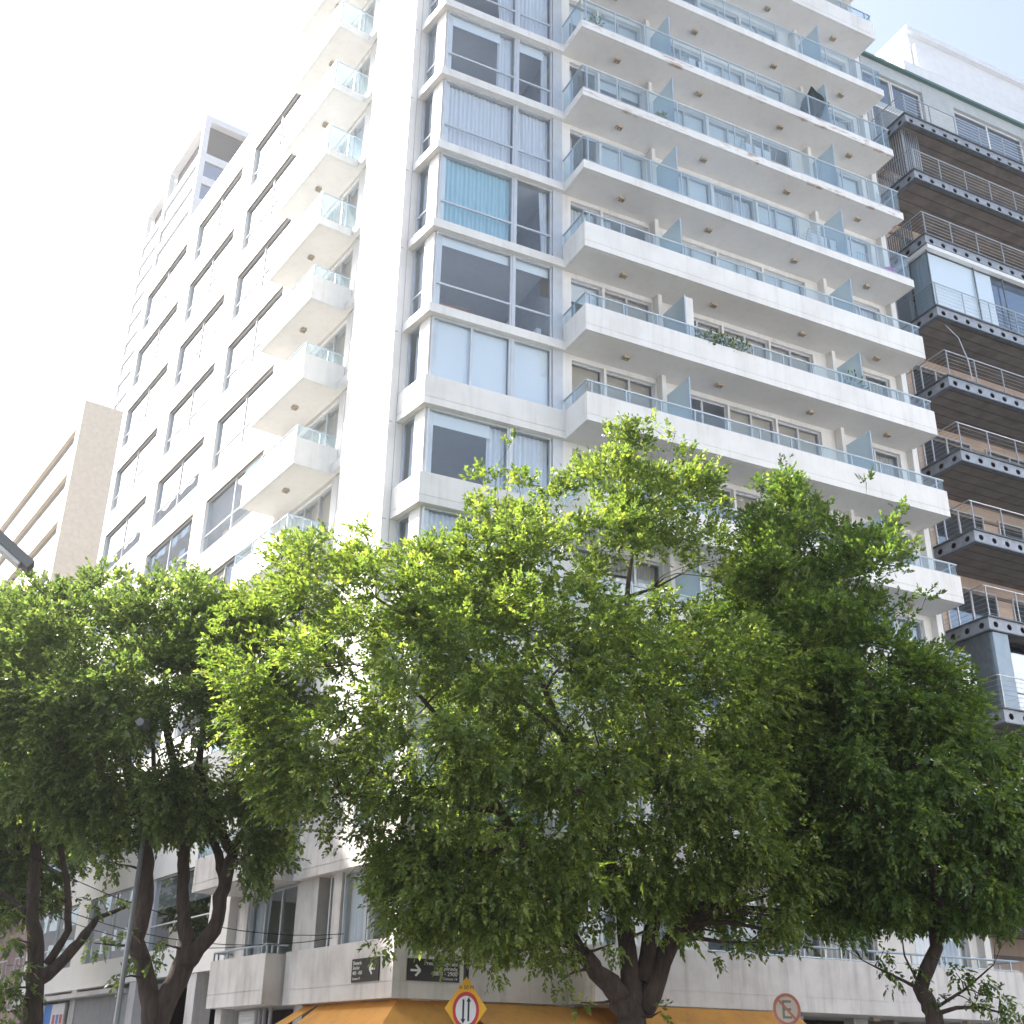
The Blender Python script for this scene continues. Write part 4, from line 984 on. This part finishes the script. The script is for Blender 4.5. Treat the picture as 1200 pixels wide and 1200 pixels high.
# central tree
b0=(2.35,22.4,.13)
thin=lambda LL,k:[[(a[0],a[1],a[2],a[3]*k,*a[4:]) for a in L] for L in LL]
limA=[[(742,1290,22.5,.42,(2.35,22.4,.0)),(741,1200,22.5,.36),(728,1165,22.4,.30)],
 [(728,1168,22.4,.28),(700,1140,22.2,.22),(672,1105,22,.19),(640,1040,21.5,.15),(585,950,21,.11),(530,860,20.6,.07),(470,790,20.4,.04)],
 [(740,1185,22.5,.30),(737,1110,22.4,.22),(725,1040,22.3,.18),(690,950,22,.14),(660,860,21.7,.10),(620,760,21.5,.06),(600,640,21.4,.03)],
 [(752,1185,22.6,.28),(785,1105,22.7,.24),(830,1062,22.9,.20),(880,1010,23.2,.16),(935,930,23.6,.12),(960,820,23.8,.07)],
 [(752,1150,22.5,.20),(775,1040,22.6,.16),(792,945,22.8,.13),(765,850,22.9,.10),(733,760,23.0,.085),(735,690,23.0,.07),(742,640,23.0,.05),(745,560,23,.025)],
 [(733,700,23,.05),(765,690,23,.04),(800,672,23.1,.02)],[(745,655,23,.03),(770,600,23,.02)],[(660,860,21.7,.08),(560,780,21.4,.05),(440,700,21,.03)],
 [(585,950,21,.08),(480,940,20.5,.05),(400,930,20.2,.03)]]
polyA=[(740,487),(700,515),(650,560),(610,545),(560,565),(540,610),(490,640),(440,625),(400,612),(355,625),(325,640),(280,700),(240,755),(255,840),(290,900),(320,960),(350,985),(430,985),(440,1040),(445,1095),(520,1105),(560,1115),(620,1125),(650,1130),(690,1070),(735,1060),(790,1075),(850,1095),(900,1110),(985,1100),(1005,920),(1000,800),(975,700),(925,640),(880,625),(860,655),(855,600),(835,545),(790,505)]
holesA=[(768,672,34,24),(800,700,20,18),(715,690,16,22),(840,650,14,16)]
extraA=[(455,1075,20.5,.28,-.3),(445,1105,20.5,.2,-.4),(520,1115,20.7,.25,-.4),(575,1115,21,.28,-.4),(580,1140,21,.16,-.4),(600,1100,21,.3,-.3),(640,1125,21.5,.3,-.3),(655,1150,21.5,.2,-.2),(775,1185,22,.16,0),(680,1175,22,.14,0),(735,500,22.8,.22,.8),(800,535,22.8,.3,.6),(560,560,21.2,.25,.5),(330,640,20.6,.22,.6),(598,520,21.2,.12,.9),(500,1095,20.7,.3,-.4),(870,1105,22,.3,-.3),(700,1085,21.6,.32,-.2),(735,1070,21.4,.34,-.2),(770,1085,21.4,.3,-.2),(800,1095,21.6,.28,-.3),(668,1115,21.6,.26,-.3),(720,1105,21.3,.2,-.3),(840,1120,22,.15,-.3)]
tree('large leafy street tree with sunlit yellow green crown, in the centre',b0,thin(limA,.74),polyA,21.6,2.9,900,95,.094,'leafA',21,holesA,extraA,rc=(.26,.56),slant=lambda x,y:(x-600)*.0035)
# right tree
b1_=(7.35,21.9,.13)
limB=[[(1100,1290,23,.20,(7.35,21.9,0.0)),(1093,1190,23,.17),(1080,1160,23,.15),(1096,1110,23,.13),(1098,1060,23,.12),(1085,980,23,.10),(1050,880,23.2,.09),(1010,780,23.5,.06),(960,660,23.8,.04),(920,580,24,.02)],
 [(1085,980,23,.08),(1130,900,22.8,.06),(1120,800,22.8,.03)],[(1050,880,23.2,.07),(960,850,23,.05),(900,760,23.2,.03)],[(1096,1110,23,.06),(1140,1050,22.8,.05),(1170,960,22.6,.03)],
 [(1080,1160,23,.04),(1040,1140,22.9,.025),(1010,1125,22.9,.012)],[(1090,1185,23,.04),(1130,1160,22.8,.025),(1165,1130,22.8,.012)],[(1085,1170,23,.03),(1060,1120,22.9,.018),(1055,1080,22.9,.01)]]
polyB=[(910,552),(935,560),(965,600),(1010,625),(1050,608),(1068,660),(1060,720),(1110,750),(1140,800),(1148,840),(1190,850),(1225,900),(1225,1080),(1150,1085),(1090,1080),(1040,1085),(960,1090),(900,1000),(850,900),(845,800),(830,700),(870,640),(865,590)]
extraB=[(1040,1140,22.8,.16,-.1),(1035,1115,22.8,.13,-.1),(1070,1135,22.8,.14,0),(1120,1140,22.8,.22,0),(1150,1145,22.8,.22,0),(1170,1170,22.8,.24,0),(1140,1175,22.8,.2,0),(1185,1190,22.8,.2,0),(1100,1165,22.8,.12,0),(1045,1150,22.8,.1,0),(915,548,24,.15,.8),(1055,600,23.2,.18,.7),(1015,565,23.3,.1,.9),(1000,1090,22,.3,-.4),(930,1095,22,.25,-.4),(1085,700,23,.2,.2)]
tree('darker green street tree on thin leaning trunk at the right',b1_,thin(limB,.85),polyB,23.2,2.3,640,95,.094,'leafB',22,[(1075,640,26,14),(1040,690,22,20),(1090,745,22,16)],extraB,rc=(.26,.54),slant=lambda x,y:-.0015*(x-900))
# left tree
b2_=(-6.0,22.9,.13)
limC=[[(180,1290,23.7,.34,(-6.0,22.9,0.0)),(180,1205,23.7,.27),(172,1150,23.7,.20),(160,1100,23.7,.18),(172,1040,23.7,.17),(168,980,23.7,.15),(150,900,23.8,.12),(120,820,23.8,.08),(80,740,24,.04)],
 [(184,1200,23.7,.24),(215,1130,23.6,.22),(219,1100,23.6,.17),(213,1040,23.6,.13),(218,985,23.5,.12),(205,900,23.5,.10),(190,830,23.4,.07),(200,750,23.4,.04)],
 [(215,1132,23.6,.20),(250,1090,23.5,.16),(262,1040,23.5,.15),(272,1000,23.4,.13),(250,960,23.4,.09),(232,900,23.3,.08),(240,840,23.2,.06),(270,760,23,.03)],
 [(262,1035,23.5,.10),(256,1000,23.5,.09),(240,970,23.5,.07),(225,930,23.6,.05)],[(272,1000,23.4,.08),(300,945,23.2,.07),(305,890,23,.05),(310,820,22.9,.03)],
 [(165,960,23.7,.09),(130,920,23.8,.07),(100,860,23.9,.05)],[(160,1100,23.7,.04),(150,1085,23.4,.02)]]
polyC=[(0,690),(40,672),(80,680),(130,668),(190,672),(235,668),(262,700),(300,690),(345,640),(350,750),(340,860),(330,930),(345,985),(330,1020),(295,1050),(270,960),(225,990),(180,985),(130,1000),(80,1000),(60,960),(0,950),(-60,900),(-60,740)]
extraC=[(150,1090,23.2,.16,.2),(145,1145,23.2,.18,.2),(155,1120,23.2,.1,.2),(190,1105,23.3,.14,-.4),(180,1120,23.3,.1,-.4),(300,1040,22.8,.25,-.4),(285,1020,22.8,.2,-.4),(310,1000,22.8,.3,-.4),(110,1105,23.4,.18,.1),(125,1010,23.4,.3,-.3)]
tree('forked street tree with dusky green crown, left of the corner',b2_,thin(limC,.86),polyC,23.7,2.6,500,95,.094,'leafC',23,[(262,880,30,26),(200,1010,18,30),(215,850,16,24),(245,930,16,20),(150,830,14,18),(180,790,10,14)],extraC,rc=(.26,.54),slant=lambda x,y:(150-x)*.006)
# far left tree
b3_=(-8.3,22.8,.13)
limD=[[(40,1300,24.3,.30,(-8.3,22.8,0.0)),(38,1190,24.3,.26),(42,1130,24.3,.22),(38,1060,24.3,.17),(42,1000,24.4,.15),(35,930,24.5,.11),(20,840,24.6,.07),(0,760,24.6,.04)],
 [(42,1150,24.3,.20),(70,1130,24.2,.16),(100,1095,24.1,.13),(115,1075,24.1,.08),(150,1062,24,.04)],[(55,1130,24.3,.12),(80,1090,24.2,.10),(78,1030,24.3,.09),(68,980,24.4,.07),(60,900,24.6,.04)],
 [(40,1080,24.3,.10),(15,1055,24.5,.08),(-10,1040,24.6,.06)],[(68,985,24.4,.06),(110,960,24.4,.04),(130,940,24.4,.02)]]
polyD=[(-60,720),(10,690),(60,720),(75,800),(80,900),(100,960),(60,1000),(20,980),(-60,990)]
extraD=[(15,1100,24,.3,0),(20,1140,24,.35,0),(5,1160,24,.35,0),(10,1070,24,.25,0),(110,1060,23.8,.2,.1),(140,1058,23.8,.18,.1),(30,1170,24,.25,0),(0,1190,24,.4,0),(60,1050,24,.15,.2),(90,1000,24.2,.25,0)]
limD=[[(x,y,D+6.4,r*.85,*( [(-10.35,29.2,0.0)] if z else [])) for (x,y,D,r,*z) in L] for L in limD]
extraD=[(x,y,D+6.4,r*1.25,u) for (x,y,D,r,u) in extraD]
b3_=(-10.35,29.2,.13)
tree('dark trunked street tree at the far left edge with low side shoots',b3_,limD,polyD,31,2.4,170,70,.11,'leafC',24,[],extraD,rc=(.4,.7))

b4=LE.P(9.5,2.6,.13)  # row tree added mostly out of view to shade the left street walls
def pxof(v):
    v=Vector(v)-Vector((0,0,CAMZ)); d=v.dot(cF); return (600+FPX*v.dot(cR)/d,600-FPX*v.dot(cU)/d)
limE=[[(0,0,1,.28,(b4.x,b4.y,0)),(0,0,1,.22,(b4.x+.1,b4.y,3)),(0,0,1,.14,(b4.x-.4,b4.y+.2,6)),(0,0,1,.06,(b4.x-.2,b4.y+.5,10))],[(0,0,1,.18,(b4.x+.1,b4.y,3)),(0,0,1,.10,(b4.x+1.4,b4.y-.6,6)),(0,0,1,.04,(b4.x+2,b4.y-.8,9))]]
cxE,cyE=pxof((b4.x,b4.y,9))
polyE=[(cxE+math.cos(a/9*math.pi*2)*165*(1+.12*math.sin(a*2.3)),cyE+math.sin(a/9*math.pi*2)*150*(1+.1*math.cos(a*1.7))) for a in range(9)]
tree('farther street tree added to the left row for shade, mostly beyond the left edge',tuple(b4),limE,polyE,math.hypot(b4.x,b4.y),3.6,200,42,.15,'leafC',25,[],[],rc=(.6,1.0))

# ================================================================ ADDED GLARE VOLUME
hz=MB(); hz.prism([(-960,-960),(960,-960),(960,960),(-960,960)],-1.0,130.0)
ho=hz.build('glare_haze',bpy.data.materials.new('glare_haze_air'),kind='stuff')  # thin scattering volume added to give the left side its glare veil
hm=ho.data.materials[0]; hm.use_nodes=True; t_=hm.node_tree; t_.nodes.remove(t_.nodes['Principled BSDF'])
pvn=t_.nodes.new('ShaderNodeVolumePrincipled'); pvn.inputs['Color'].default_value=(.93,.95,1,1); pvn.inputs['Density'].default_value=GLARE_HAZE; pvn.inputs['Anisotropy'].default_value=.7
t_.links.new(pvn.outputs[0],t_.nodes['Material Output'].inputs['Volume'])
